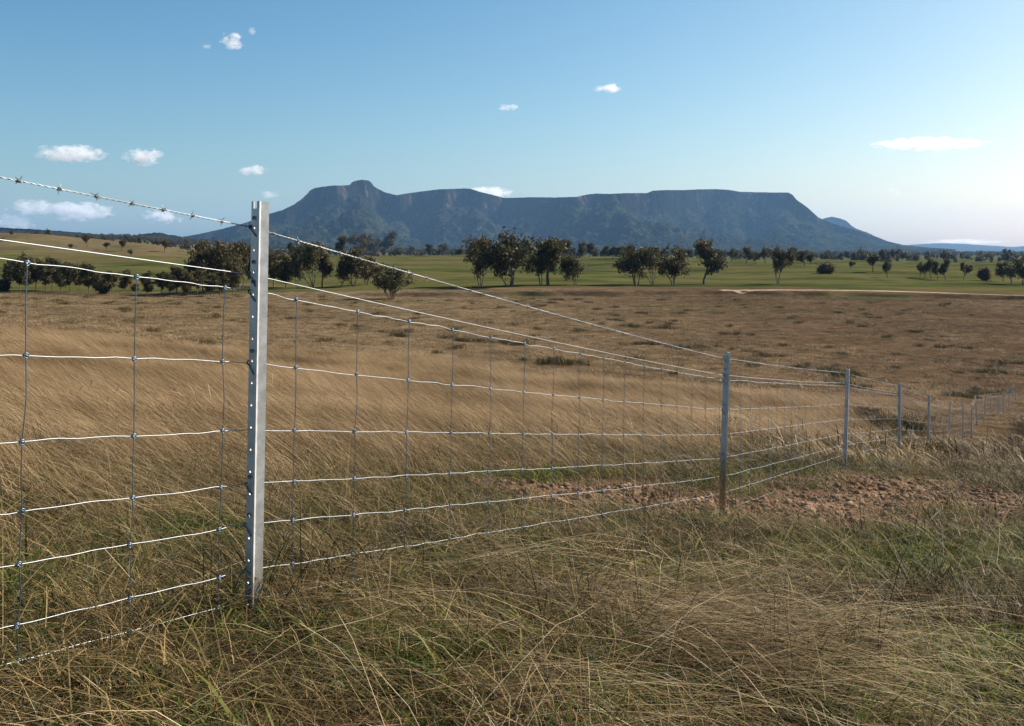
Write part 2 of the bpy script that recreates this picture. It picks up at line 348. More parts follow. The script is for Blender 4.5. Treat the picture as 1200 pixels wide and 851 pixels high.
def tree_mesh(seed, stems=3, spread=.45, low=.28, leaves=3600, size=.30, round_=1.0, height=10.0, cut=.2):
    """unit tree about 10 m tall: returns trunk mesh, crown mesh"""
    rr = np.random.default_rng(seed); acc = Acc(); tips = []
    def limb(p, d, L, r, depth):
        n = 6; P = [np.array(p)]; d = np.array(d, float)
        for i in range(n):
            d = d + rr.normal(0, .13, 3) + np.array([0, 0, .06]); d /= np.linalg.norm(d); P.append(P[-1] + d * L / n)
        P = np.array(P); acc.add(*tube(P, np.linspace(r, r * .55, n + 1), 6 if depth < 2 else 4))
        if depth >= 1: tips.extend([(P[k], depth) for k in (3, 5)])
        if depth == 3: tips.append((P[-1], 3)); return
        for k in range(3 if depth < 2 else 2):
            a = rr.uniform(0, 6.28); s = rr.uniform(.45, .95)
            side = np.cross(d, [math.cos(a), math.sin(a), .2]); side /= np.linalg.norm(side) + 1e-9
            q = d * (1 - .25 * s) + side * s; q /= np.linalg.norm(q)
            limb(P[-1 - (k % 3)], q, L * rr.uniform(.55, .78), r * .52, depth + 1)
    for s in range(stems):
        a = 6.28 * s / stems + rr.uniform(-.5, .5); k = spread * rr.uniform(.5, 1.1) if stems > 1 else .08
        d = np.array([math.cos(a) * k, math.sin(a) * k, 1.0]); d /= np.linalg.norm(d)
        limb((math.cos(a) * .12, math.sin(a) * .12, -.3), d, height * low * rr.uniform(.9, 1.3), .17 / math.sqrt(stems) * 1.3, 0)
    T = np.array([t[0] for t in tips]); T = T[T[:, 2] > np.percentile(T[:, 2], 96) * (cut + rr.uniform(0, .12, len(T)))]
    n = leaves; ci = rr.integers(0, len(T), n); ctint = rr.uniform(0, 1, len(T))
    C = T[ci] + rr.normal(0, 1, (n, 3)) * np.array([.42, .42, .34]) * round_
    a = rr.normal(0, 1, (n, 3)); a /= np.linalg.norm(a, axis=1)[:, None]
    bb = np.cross(a, rr.normal(0, 1, (n, 3))); bb /= np.linalg.norm(bb, axis=1)[:, None]
    s = size * rr.uniform(.5, 1.2, n)[:, None]
    V = np.stack([C - a * s, C + bb * s * .45, C + a * s, C - bb * s * .45], 1).reshape(-1, 3)
    tint = np.repeat(np.clip(.6 * ctint[ci] + .4 * rr.uniform(0, 1, n), 0, 1), 4)
    allv = np.concatenate([V[:, 2]]); hmax = np.percentile(allv, 99.5); wmax = np.percentile(np.abs(V[:, :2]), 97)
    k = height / hmax
    crown = mesh_np('crown', V * k, np.arange(4 * n).reshape(-1, 4), lm, False, {'tint': tint})
    for i in range(len(acc.V)): acc.V[i] = acc.V[i] * k
    trunk = acc.mesh('trunk', km, True)
    return trunk, crown, wmax * k * 2
def column_mesh(seed, clumps=46, leaves=4200, size=.30, z0=.24, fat=.24, height=10.0):
    """upright oval crown on one thin trunk"""
    rr = np.random.default_rng(seed); acc = Acc()
    tz = np.linspace(-.3, height * .8, 9); TP = np.stack([np.cumsum(rr.normal(0, .07, 9)), np.cumsum(rr.normal(0, .07, 9)), tz], -1)
    acc.add(*tube(TP, np.linspace(.16, .04, 9), 6))
    v = rr.normal(0, 1, (clumps, 3)); v /= np.linalg.norm(v, axis=1)[:, None]; q = rr.uniform(.35, 1.0, clumps)[:, None] ** .6
    C0 = v * q * np.array([fat, fat, (1 - z0) / 2]) * height + np.array([0, 0, (1 + z0) / 2 * height])
    C0[:, :2] *= (1.15 - .35 * (C0[:, 2:] / height)) * rr.uniform(.75, 1.25, (clumps, 1))
    for c in C0[::3]:
        t = max(.2, c[2] / height * .62); b0 = np.array([np.interp(t * height, tz, TP[:, k]) for k in range(3)])
        acc.add(*tube(np.array([b0, (b0 + c) / 2 + [0, 0, .2], c]), np.array([.06, .04, .02]), 4))
    ci = rr.integers(0, clumps, leaves); n = leaves; ctint = rr.uniform(0, 1, clumps)
    C = C0[ci] + rr.normal(0, .42, (n, 3)) * np.array([1, 1, .8])
    a = rr.normal(0, 1, (n, 3)); a /= np.linalg.norm(a, axis=1)[:, None]
    bb = np.cross(a, rr.normal(0, 1, (n, 3))); bb /= np.linalg.norm(bb, axis=1)[:, None]
    s = size * rr.uniform(.5, 1.2, n)[:, None]
    V = np.stack([C - a * s, C + bb * s * .45, C + a * s, C - bb * s * .45], 1).reshape(-1, 3)
    tint = np.repeat(np.clip(.6 * ctint[ci] + .4 * rr.uniform(0, 1, n), 0, 1), 4)
    k = height / np.percentile(V[:, 2], 99.5); w = np.percentile(np.abs(V[:, :2]), 97)
    acc.V = [v_ * k for v_ in acc.V]
    return acc.mesh('trunk', km, True), mesh_np('crown', V * k, np.arange(4 * n).reshape(-1, 4), lm, False, {'tint': tint}), w * k * 2
KINDS = {
 'column': [column_mesh(501), column_mesh(502, 38, fat=.2), column_mesh(503, 52, z0=.18, fat=.26), column_mesh(504, 42, z0=.28)],
 'wide': [tree_mesh(101, 4, .55, .25, 4200, .25, .95, cut=.16), tree_mesh(102, 3, .5, .26, 4200, .25, .95, cut=.16), tree_mesh(103, 3, .45, .27, 3900, .25, .95, cut=.16), tree_mesh(104, 5, .5, .25, 4600, .25, .95, cut=.16), tree_mesh(110, 3, .62, .24, 4000, .25, .95, cut=.16)],
 'single': [tree_mesh(201, 1, .2, .30, 3000, .28), tree_mesh(202, 1, .2, .26, 3200, .28), tree_mesh(203, 2, .25, .3, 3000, .28)],
 'dense': [tree_mesh(301, 2, .22, .34, 3800, .28, .95, cut=.34), tree_mesh(302, 1, .2, .32, 3800, .28, .95, cut=.34), tree_mesh(303, 3, .25, .32, 4000, .28, 1.0, cut=.34)],
 'bush': [tree_mesh(401, 6, .75, .12, 3800, .42, 1.5), tree_mesh(402, 5, .6, .13, 3600, .42, 1.5)],
}
def tree(px, base, top, wide, kind, label, group, zmin=120, name='gum_tree', var=None, width_scale=1.0):
    x, y = hit(px, base, zmin)
    if y > 2500: return None
    ks = KINDS[kind]; i = random.randrange(len(ks)) if var is None else var
    tk, cr, w0 = ks[i]
    h = (base - top) / FPX * y; s = h / 10.0; ww = wide / FPX * y; sw = float(np.clip(ww / w0, s * .55, s * 1.9))
    root = empty(name, (x, y, float(G(x, y)) - .05)); root.scale = (sw, sw, s); root.rotation_euler = (0, 0, random.uniform(0, 6.28))
    tag(root, label, 'tree' if kind != 'bush' else 'bush', group)
    put('trunk', tk, root); put('crown', cr, root)
    return root
# (pixel column, base row, top row, crown width, kind, label); rows are where the trunk meets the ground
NEAR = [
 (563, 335, 278, 42, 'wide', 0, 'broad dark gum tree with a drooping left limb, left end of the mid row'),
 (598, 336, 273, 46, 'wide', 3, 'tallest many stemmed gum tree of the row below the middle of the mesa'),
 (634, 334, 282, 26, 'wide', 1, 'narrow gum tree leaning left with two thin pale stems in the mid row'),
 (642, 334, 280, 34, 'single', 0, 'slender gum tree on one dark trunk right of the leaning pair'),
 (674, 334, 299, 25, 'wide', 2, 'small round gum tree standing alone between the two mid groups'),
 (746, 335, 287, 36, 'wide', 4, 'dense many stemmed gum tree at the left of the right hand clump'),
 (765, 334, 290, 26, 'wide', 0, 'slanting gum tree touching the right side of the dense clump'),
 (789, 335, 291, 30, 'wide', 1, 'fan shaped gum tree with open stems right of the dense clump'),
 (824, 333, 281, 38, 'single', 1, 'upright single trunked gum tree on its own at the right end of the row'),
 (912, 333, 290, 30, 'single', 2, 'lone leaning gum tree at the edge of the brown slope, right of centre'),
 (459, 351, 312, 32, 'wide', 3, 'low bushy gum standing forward on the brown field right of the nearest post'),
 (401, 336, 300, 17, 'wide', 2, 'thin young gum tree at the left of a group of three by the nearest post'),
 (415, 336, 291, 30, 'wide', 3, 'middle and tallest gum tree of the group of three right of the nearest post'),
 (431, 334, 303, 24, 'wide', 1, 'right hand gum tree of the group of three, with forked stems'),
 (366, 338, 284, 34, 'wide', 0, 'big dark gum tree with thin trunks just right of the nearest post'),
 (377, 337, 286, 26, 'single', 1, 'straight gum tree close against the big dark one by the nearest post'),
 (320, 336, 297, 24, 'column', 0, 'dark gum tree seen directly right of the nearest post'),
 (335, 337, 297, 22, 'column', 2, 'second dark gum tree right of the nearest post'),
 (349, 337, 296, 20, 'single', 2, 'third dark gum tree right of the nearest post, before the big one'),
 (240, 344, 284, 34, 'wide', 4, 'large dark gum tree leaning left above the long dark row'),
 (262, 343, 285, 36, 'wide', 3, 'large broad gum tree with pale branches at the right of the dark row'),
 (281, 342, 284, 34, 'wide', 0, 'large dark gum tree just left of the nearest post'),
 (272, 344, 302, 22, 'column', 2, 'shorter gum tree filling the gap just left of the nearest post'),
 (296, 341, 290, 26, 'column', 3, 'dark gum tree half hidden behind the nearest post'),
 (1185, 333, 306, 26, 'dense', 0, 'dark spreading gum tree at the right edge of the picture'),
 (1199, 334, 302, 24, 'wide', 1, 'tall gum tree cut by the right edge of the picture'),
 (1176, 330, 308, 15, 'single', 1, 'smaller gum tree left of the dark ones at the right edge'),
 (968, 321, 308, 15, 'bush', 0, 'round dark bush alone on the green flat right of the lone leaning gum'),
 (1023, 319, 298, 13, 'single', 0, 'small upright gum tree, left one of a pair on the green flat'),
 (1040, 326, 305, 15, 'single', 2, 'small round gum tree, right one of a pair on the green flat'),
 (1129, 329, 308, 16, 'dense', 1, 'rounded gum tree between the tree clump and the small bush at right'),
 (1153, 329, 314, 11, 'bush', 1, 'little round bush on the green flat near the right edge'),
]
for px, ba, to, wd, kd, v, lab in NEAR:
    tree(px, ba, to, wd * (1.2 if kd == 'wide' else 1.0), kd, lab, None, 150 if ba > 330 else 190, 'gum_tree' if kd != 'bush' else 'bush', v)
# the long dark row on the left
NUMW = ['first', 'second', 'third', 'fourth', 'fifth', 'sixth', 'seventh', 'eighth', 'ninth', 'tenth', 'eleventh', 'twelfth', 'thirteenth', 'fourteenth', 'fifteenth', 'sixteenth', 'seventeenth', 'eighteenth', 'nineteenth', 'twentieth', 'twenty first', 'twenty second']
row = [(12, 338, 307, 15), (23, 342, 304, 14), (31, 341, 299, 18), (42, 340, 305, 16), (53, 342, 308, 14), (61, 340, 303, 16), (72, 341, 310, 15), (82, 343, 309, 16), (93, 342, 312, 14), (104, 344, 310, 15),
       (116, 345, 320, 13), (129, 346, 319, 14), (146, 345, 318, 13), (158, 344, 334, 8), (173, 347, 319, 13), (189, 346, 320, 12), (199, 347, 322, 11), (207, 345, 314, 15), (219, 347, 318, 13), (231, 346, 317, 15), (247, 348, 322, 16), (258, 347, 318, 14)]
for i, (px, ba, to, wd) in enumerate(row):
    hh = ba - to
    size = 'low' if hh < 20 else 'short' if hh < 28 else 'middle sized' if hh < 33 else 'tall'
    tree(px, ba, to - 1.5, wd * 1.1, 'column', '%s dark gum tree, %s from the left in the long dark row' % (size, NUMW[i]), 'trees of the long dark row on the left', 150, 'gum_tree', i % 4)
for px, ba, to, wd in ((4, 341, 326, 12), (122, 345, 333, 10)):
    tree(px, ba, to, wd, 'bush', 'low dark bush under the trees of the long dark row', 'bushes under the long dark row', 150, 'bush')
# right clump
for i, (px, ba, to, wd) in enumerate(((1078, 325, 307, 11), (1091, 326, 302, 15), (1099, 327, 306, 12), (1108, 328, 304, 15), (1084, 326, 309, 10))):
    tree(px, ba, to, wd, 'single', ['short gum tree at the left end of the clump of five', 'tallest gum tree of the clump of five, second from left', 'middle gum tree of the clump of five', 'broad gum tree at the right end of the clump of five', 'smallest gum tree tucked in the left half of the clump of five'][i], 'clump of five gums on the right of the green flat', 200, 'gum_tree')
# behind, along the far side of the flat
back = [(506, 299, 286, 12), (520, 299, 285, 13), (457, 299, 271, 17), (444, 299, 279, 12), (424, 300, 274, 24), (405, 300, 277, 16), (432, 299, 276, 14), (482, 299, 288, 7), (342, 300, 284, 7), (668, 302, 281, 18), (679, 302, 284, 12), (691, 302, 285, 8), (709, 303, 288, 9), (718, 303, 289, 8), (727, 303, 289, 10), (739, 303, 290, 9),
        (806, 304, 292, 10), (842, 307, 292, 9), (857, 308, 291, 12), (874, 309, 289, 13), (885, 309, 295, 9), (897, 309, 290, 14), (929, 309, 290, 10), (936, 310, 296, 8), (943, 311, 294, 13), (920, 309, 296, 9), (997, 315, 306, 7), (950, 311, 297, 8), (600, 301, 291, 10), (560, 300, 289, 9), (538, 300, 291, 9), (575, 301, 291, 8)]
back.sort()
for i, (px, ba, to, wd) in enumerate(back):
    hh = ba - to
    where = 'behind the group of three by the nearest post' if px < 470 and px > 395 else 'right of the nearest post' if px < 395 else 'between the nearest post and the mid row' if px < 545 else 'behind the mid row' if px < 660 else 'behind the small round gum' if px < 700 else 'left of the dense clump' if px < 745 else 'behind the upright single trunked gum' if px < 866 else 'around the lone leaning gum' if px < 960 else 'beside the pair on the green flat'
    tree(px, ba, to, wd * 1.25, 'single' if i % 3 else 'column', '%s distant gum %s, %s from left' % ('tall' if hh > 20 else 'small' if hh < 11 else 'middling', where, NUMW[i] if i < 22 else 'twenty ' + NUMW[i - 20] if i < 29 else ['thirtieth', 'thirty first', 'thirty second', 'thirty third'][i - 29]), 'gums along the far edge of the green flat', 330, 'gum_tree')
hill = [(82, 293, 286, 6, 'on the open slope'), (102, 290, 275, 8, 'tall on the crest'), (125, 293, 284, 7, 'below the crest'), (143, 294, 281, 9, 'on the slope'), (153, 301, 292, 8, 'lowest on the slope'), (193, 296, 281, 9, 'on bare tan ground'), (159, 286, 280, 9, 'on the crest'), (170, 286, 282, 6, 'low on the crest'), (14, 277, 271, 7, 'on the crest at the far left'), (4, 284, 279, 10, 'at the left edge')]
for px, ba, to, wd, wh in hill:
    tree(px, ba, to, wd, 'single', 'little gum tree on the left hill, %s' % wh, 'scattered gums on the left hill', 300, 'gum_tree')


# ------------------------------------------------------------------ scatter (ground cover only)
def scatter(name, label, cat, X, Y, rot, scl, idx, protos, dz=0.0, real=False):
    Zw = G(X, Y) + dz; n = len(X)
    me = D.meshes.new(name); me.vertices.add(n); me.vertices.foreach_set('co', np.stack([X, Y, Zw], -1).astype(np.float32).ravel())
    a = me.attributes.new('rot', 'FLOAT_VECTOR', 'POINT'); a.data.foreach_set('vector', rot.astype(np.float32).ravel())
    a = me.attributes.new('scl', 'FLOAT_VECTOR', 'POINT'); a.data.foreach_set('vector', scl.astype(np.float32).ravel())
    a = me.attributes.new('idx', 'INT', 'POINT'); a.data.foreach_set('value', idx.astype(np.int32))
    col = D.collections.new(name + '_kinds')
    for i, p in enumerate(protos):
        col.objects.link(D.objects.new('%s_kind_%02d' % (name, i), p))
    o = put(name, me); tag(o, label, cat, kind='stuff')
    ng = D.node_groups.new(name, 'GeometryNodeTree')
    ng.interface.new_socket('Geometry', in_out='INPUT', socket_type='NodeSocketGeometry'); ng.interface.new_socket('Geometry', in_out='OUTPUT', socket_type='NodeSocketGeometry')
    gi = ng.nodes.new('NodeGroupInput'); go = ng.nodes.new('NodeGroupOutput'); ip = ng.nodes.new('GeometryNodeInstanceOnPoints')
    ci = ng.nodes.new('GeometryNodeCollectionInfo'); ci.inputs[0].default_value = col; ci.inputs[1].default_value = True; ci.inputs[2].default_value = True
    def attr(nm, dt):
        q = ng.nodes.new('GeometryNodeInputNamedAttribute'); q.data_type = dt; q.inputs[0].default_value = nm
        return [s for s in q.outputs if s.enabled and s.name == 'Attribute'][0]
    L = ng.links
    L.new(gi.outputs[0], ip.inputs['Points']); L.new(ci.outputs[0], ip.inputs['Instance']); ip.inputs['Pick Instance'].default_value = True
    L.new(attr('idx', 'INT'), ip.inputs['Instance Index'])
    er = ng.nodes.new('FunctionNodeEulerToRotation'); L.new(attr('rot', 'FLOAT_VECTOR'), er.inputs[0]); L.new(er.outputs[0], ip.inputs['Rotation'])
    L.new(attr('scl', 'FLOAT_VECTOR'), ip.inputs['Scale']); 
    if real:
        rz = ng.nodes.new('GeometryNodeRealizeInstances'); L.new(ip.outputs[0], rz.inputs[0]); L.new(rz.outputs[0], go.inputs[0])
    else: L.new(ip.outputs[0], go.inputs[0])
    md = o.modifiers.new('scatter', 'NODES'); md.node_group = ng
    return o

def samp(n, z0, z1, power=1.0, cmax=.66, seed=0):
    """n ground points inside a fan in front of the camera; power 1 = even per area"""
    r = np.random.default_rng(seed); u = r.uniform(0, 1, n); e = power + 1
    Z = (z0 ** e + u * (z1 ** e - z0 ** e)) ** (1 / e) if abs(e) > 1e-6 else z0 * (z1 / z0) ** u
    X = r.uniform(-cmax, cmax, n) * (Z + .6); return X, Z, r
def perp(X, Y): return (XF(Y) - X) * .883      # metres behind the fence (negative: camera's side)

def blade_mat(name, stops, trans=.3, nscale=.6, shift=.35, rough=.55):
    m, nt, b = new_mat(name, rough); b.inputs['Specular IOR Level'].default_value = .12
    at = N(nt, 'ShaderNodeAttribute', attribute_name='tint')
    g = N(nt, 'ShaderNodeNewGeometry'); nz = noise(nt, g.outputs['Position'], nscale, 3, .6)
    a = N(nt, 'ShaderNodeMath', operation='MULTIPLY_ADD'); nt.links.new(nz, a.inputs[0]); a.inputs[1].default_value = shift * 3; a.inputs[2].default_value = -shift * 1.5
    s = N(nt, 'ShaderNodeMath', operation='ADD', use_clamp=True); nt.links.new(a.outputs[0], s.inputs[0]); nt.links.new(at.outputs['Fac'], s.inputs[1])
    c = ramp(nt, s.outputs[0], stops); nt.links.new(c, b.inputs['Base Color'])
    t = N(nt, 'ShaderNodeBsdfTranslucent'); nt.links.new(c, t.inputs[0]); ms = N(nt, 'ShaderNodeMixShader'); ms.inputs[0].default_value = trans
    nt.links.new(b.outputs[0], ms.inputs[1]); nt.links.new(t.outputs[0], ms.inputs[2]); nt.links.new(ms.outputs[0], nt.nodes['Material Output'].inputs[0])
    return m

def tuft(name, mat, seed, n=28, rad=.10, h=(.15, .3), width=.003, lean=(-.4, -.1), jit=.35, droop=.35, seg=4, curl=1.8, lie=0.0):
    """tuft of tapered bent blades; lean = shift of the tips per metre of height (x, y)"""
    r = np.random.default_rng(seed)
    base = r.normal(0, rad * .55, (n, 2)); hh = r.uniform(h[0], h[1], n)
    ln = np.array(lean)[None] + r.normal(0, jit, (n, 2)); ang = r.uniform(0, math.pi, n)
    wv = np.stack([np.cos(ang), np.sin(ang), 0 * ang], -1) * width * r.uniform(.6, 1.3, n)[:, None]
    vs = []
    for k in range(seg + 1):
        t = k / seg
        z = hh * (t - droop * t ** 2.4 * r.uniform(.7, 1.3, n)) * (1 - lie) + .004
        xy = base + ln * (hh * t ** curl)[:, None]
        c = np.concatenate([xy, z[:, None]], 1); wd = wv * (1 - t) ** .7 if k == seg else wv * (1 - .55 * t)
        vs += [c - wd * .5, c + wd * .5]
    V = np.stack(vs, 1).reshape(-1, 3); m = 2 * (seg + 1); F = []
    for k in range(seg): F.append(np.array([2 * k, 2 * k + 1, 2 * k + 3, 2 * k + 2])[None] + np.arange(n)[:, None] * m)
    tint = np.repeat(r.uniform(0, 1, n), m)
    return mesh_np(name, V, np.concatenate(F), mat, False, {'tint': tint})

STRAW = blade_mat('dry_straw', [(0, (.038, .022, .008)), (.3, (.10, .062, .022)), (.6, (.26, .175, .075)), (.85, (.52, .385, .20)), (1, (.76, .62, .39))], .25, .35, .35)
TAN = blade_mat('tan_grass', [(0, (.065, .040, .015)), (.3, (.155, .098, .042)), (.6, (.265, .18, .088)), (.9, (.45, .325, .185))], .28, .25, .6)
MIXED = blade_mat('mixed_grass', [(0, (.009, .011, .003)), (.25, (.023, .027, .005)), (.45, (.046, .041, .010)), (.7, (.10, .070, .025)), (1, (.29, .205, .085))], .15, 1.3, .45)
FRESH = blade_mat('green_grass', [(0, (.022, .038, .006)), (.4, (.055, .085, .012)), (.8, (.12, .15, .024)), (1, (.24, .24, .06))], .35, 1.2, .3)
WEED = blade_mat('dead_weed', [(0, (.025, .016, .011)), (.5, (.06, .038, .026)), (1, (.15, .10, .07))], .15, 1.0, .3)
def rots(r, n, tilt=.15, yaw=None):
    z = r.uniform(0, 6.28, n) if yaw is None else r.normal(0, yaw, n)
    return np.stack([r.normal(0, tilt, n), r.normal(0, tilt, n), z], -1)
def scl3(r, n, a, b, sq=.2):
    s = r.uniform(a, b, n); return np.stack([s, s, s * r.uniform(1 - sq, 1 + sq, n)], -1)

# matted brown understorey in the foreground
P = [tuft('grass_kind', MIXED, 500 + i, 46, .16, (.04, .15), .0027, (-.6, -.1), .8, .6, 3, 1.5) for i in range(6)] + \
    [tuft('grass_kind', MIXED, 520 + i, 30, .18, (.03, .10), .0028, (-.8, -.1), 2.2, .7, 3, 1.1) for i in range(3)]
X, Y, r = samp(15000, 1.5, 14, .55, .72, 1); n = len(X)
keep = r.uniform(0, 1, n) > np.maximum(.84 * dirt(X, Y) + .12 * (sn(X, Y, 1.3, 188) > 0) * dirt(X, Y), .85 * green(X, Y)); keep &= r.uniform(0, 1, n) < .45 + .55 * sstep(-.9, .1, sn(X, Y, 1.1, 199) + .5 * sn(X, Y, 3, 198)); X, Y = X[keep], Y[keep]; n = len(X)
scatter('meadow_grass', 'matted brown and olive grass covering the near ground', 'grass', X, Y, rots(r, n, .2, .5), scl3(r, n, .75, 1.35) * (1 + .03 * Y)[:, None] * (.75 + .35 * sstep(-1, 1.2, sn(X, Y, .9, 197)))[:, None], r.integers(0, 9, n), P, real=True)

# long straw stems leaning and flopped over
P = [tuft('grass_kind', STRAW, 540 + i, 14, .16, (.28, .55), .0019, (-1.1, -.2), .35, .55, 6, 1.6) for i in range(4)] + \
    [tuft('grass_kind', STRAW, 560 + i, 9, .10, (.32, .55), .0019, (1.5, -.5), .5, .80, 8, 1.5) for i in range(3)] + \
    [tuft('grass_kind', STRAW, 570 + i, 8, .12, (.2, .45), .0018, (-.3, 0), .6, .3, 6, 1.4) for i in range(2)]
X, Y, r = samp(3900, 1.6, 13, .7, .72, 2); n = len(X)
near_f = np.exp(-(perp(X, Y) / .5) ** 2)
dens = .26 + .5 * sstep(-.2, .8, sn(X, Y, .45, 200)) + .6 * sstep(1.0, 2.5, perp(X, Y))
dens = np.where(perp(X, Y) < -1.6, dens * np.where(X / Y > .25, .16, .45), dens) * (1 - .9 * dirt(X, Y)) * (1 - .6 * green(X, Y)) * np.where((perp(X, Y) < .2) & (perp(X, Y) > -.35), .6, 1)
keep = r.uniform(0, 1, n) < dens; X, Y = X[keep], Y[keep]; n = len(X)
idx = np.where(r.uniform(0, 1, n) < np.where(perp(X, Y) > .8, .8, .3), r.integers(0, 4, n), r.integers(4, 9, n))
scatter('straw_stems', 'long pale dry stems bent over by the wind in the foreground', 'grass', X, Y, rots(r, n, .12, .45), scl3(r, n, .6, 1.15), idx, P, real=True)

# swathes of pale straw blown flat towards the right
P = [tuft('grass_kind', STRAW, 590 + i, 16, .14, (.30, .55), .0020, (1.35, -.55), .28, .72, 6, 1.25, .2) for i in range(4)]
XS_, YS_ = [], []; r = np.random.default_rng(21)
for px, py, rx, ry, m_ in ((770, 755, .40, .14, 38), (700, 715, .35, .14, 22), (840, 800, .3, .08, 22), (930, 835, .2, .06, 8), (600, 700, .5, .3, 14), (420, 700, .4, .25, 12), (140, 700, .3, .2, 8), (330, 735, .3, .15, 8), (620, 830, .35, .1, 12), (1010, 690, .3, .2, 4), (250, 810, .3, .12, 6), (1130, 620, .5, .5, 5)):
    x, y = hit(px, py); XS_.append(x + r.normal(0, .6, m_) * rx); YS_.append(y + r.normal(0, .6, m_) * ry)
X = np.concatenate(XS_); Y = np.concatenate(YS_); n = len(X)
scatter('blown_straw', 'pale straw blown flat to the right in swathes near the camera', 'straw', X, Y, rots(r, n, .12, .22), scl3(r, n, .6, 1.05), r.integers(0, 4, n), P, 0.0, real=True)

# fallen straw lying on the mat
P = [tuft('grass_kind', STRAW, 580 + i, 12, .35, (.10, .38), .0021, (0, 0), 1.6, .9, 5, 1.0, .65) for i in range(5)]
X, Y, r = samp(2300, 1.5, 10, .5, .72, 3); n = len(X)
keep = r.uniform(0, 1, n) < .8 * (1 - .6 * dirt(X, Y)) * (.3 + .7 * sstep(-.4, .6, sn(X, Y, .8, 196))); X, Y = X[keep], Y[keep]; n = len(X)
kp = r.uniform(0, 1, n) < np.where(X / Y > .28, .35, 1); X, Y = X[kp], Y[kp]; n = len(X)
scatter('fallen_straw', 'loose pale straw lying across the grass mat', 'straw', X, Y, rots(r, n, .1), scl3(r, n, .6, 1.2), r.integers(0, 5, n), P, .03, real=True)

# tall tan grass behind the fence, combed to the left by the wind
P = [tuft('grass_kind', TAN, 600 + i, 72, .26, (.30, .55), .0034, (-.9, -.1), .17, .40, 4, 1.5) for i in range(6)]
X, Y, r = samp(26000, 3, 48, .75, .75, 4); n = len(X); p = perp(X, Y)
keep = (r.uniform(0, 1, n) < sstep(1.6, 5.0, p + .9 * sn(X, Y, .12, 210)) * (.45 + .55 * sstep(-.9, .3, sn(X, Y, .07, 211)))) & (p > .8)
X, Y = X[keep], Y[keep]; n = len(X); s = scl3(r, n, .65, 1.15) * (1 + .011 * Y)[:, None]
scatter('tan_grass', 'tall tan grass combed to one side by the wind behind the fence', 'grass', X, Y, rots(r, n, .1, .28), s, r.integers(0, 6, n), P, real=True)

# coarser grass over the middle distance on both sides
P = [tuft('grass_kind', TAN, 620 + i, 60, .60, (.16, .42), .013, (-.6, -.1), .4, .4, 3, 1.4) for i in range(4)] + \
    [tuft('grass_kind', STRAW, 630 + i, 60, .55, (.14, .34), .013, (-.4, -.1), .5, .4, 3, 1.4) for i in range(3)] + \
    [tuft('grass_kind', MIXED, 640 + i, 60, .45, (.14, .40), .012, (-.3, 0), .5, .3, 3, 1.4) for i in range(3)]
X, Y, r = samp(34000, 12, 205, .62, .72, 5); n = len(X)
k = fbm(X, Y * 2.0, .03, 220)
keep = (r.uniform(0, 1, n) < .55 + .45 * sstep(-.6, .6, fbm(X, Y * 2.5, .018, 221))) ; X, Y, k = X[keep], Y[keep], k[keep]; n = len(X); low_f = np.where((np.abs(perp(X, Y)) < 1.3) & (Y > 22), .4, 1)
brownside = sstep(60, 110, Y) * .25 + .25 * (perp(X, Y) < 0) + .45 * sstep(-.05, .30, X / Y) * sstep(50, 80, Y)
u = r.uniform(0, 1, n) + .25 * k; idx = np.where(u < .45 - 1.0 * brownside, r.integers(0, 4, n), np.where(u < .75 - .75 * brownside, r.integers(4, 7, n), r.integers(7, 10, n)))
s = scl3(r, n, .6, 1.2) * (1 + .004 * Y)[:, None]; s[:, 2] *= low_f / (1 + .012 * Y)
scatter('paddock_grass', 'dry brown paddock grass stretching across the valley floor', 'grass', X, Y, rots(r, n, .1, .6), s, idx, P, real=True)

# dark tussocks and low scrub on the valley floor
P = [tuft('grass_kind', MIXED, 650 + i, 220, .55, (.25, .65), .02, (-.1, 0), .5, .3, 3, 1.3) for i in range(4)]
X, Y, r = samp(4200, 22, 190, .7, .7, 6); n = len(X)
g = fbm(X * .6, Y * 2.2, .035, 230)
keep = r.uniform(0, 1, n) < .07 + .45 * sstep(.8, 1.6, g); X, Y = X[keep], Y[keep]
ex = [hit(a, b) for a, b in ((980, 437), (985, 440), (650, 352), (740, 383), (760, 384), (775, 385), (720, 376), (1150, 462), (1160, 464), (1135, 466), (990, 452), (1010, 455), (960, 433), (870, 412), (800, 408), (640, 425), (655, 427), (570, 400), (600, 404), (540, 399), (460, 394), (1180, 425), (1120, 407), (1160, 436), (900, 417), (760, 404), (1040, 500), (1060, 503), (1075, 505), (1010, 486))]
ex = np.array(ex); j = np.repeat(np.arange(len(ex)), 5); ej = ex[j] + r.normal(0, 1, (len(j), 2)) * np.stack([ex[j, 1] * .012, ex[j, 1] * .006], -1)
X = np.concatenate([X, ej[:, 0]]); Y = np.concatenate([Y, ej[:, 1]]); n = len(X)
s = scl3(r, n, .6, 1.3) * (.75 + .004 * Y)[:, None]; s[:, 2] /= 1 + .003 * Y; kp = (np.abs(p_ := perp(X, Y)) > 1.6) | (Y < 28); X, Y, s = X[kp], Y[kp], s[kp]; n = len(X)
scatter('dark_tussocks', 'dark brown tussocks and low scrub dotted over the valley floor', 'tussocks', X, Y, rots(r, n, .1), s, r.integers(0, 4, n), P)

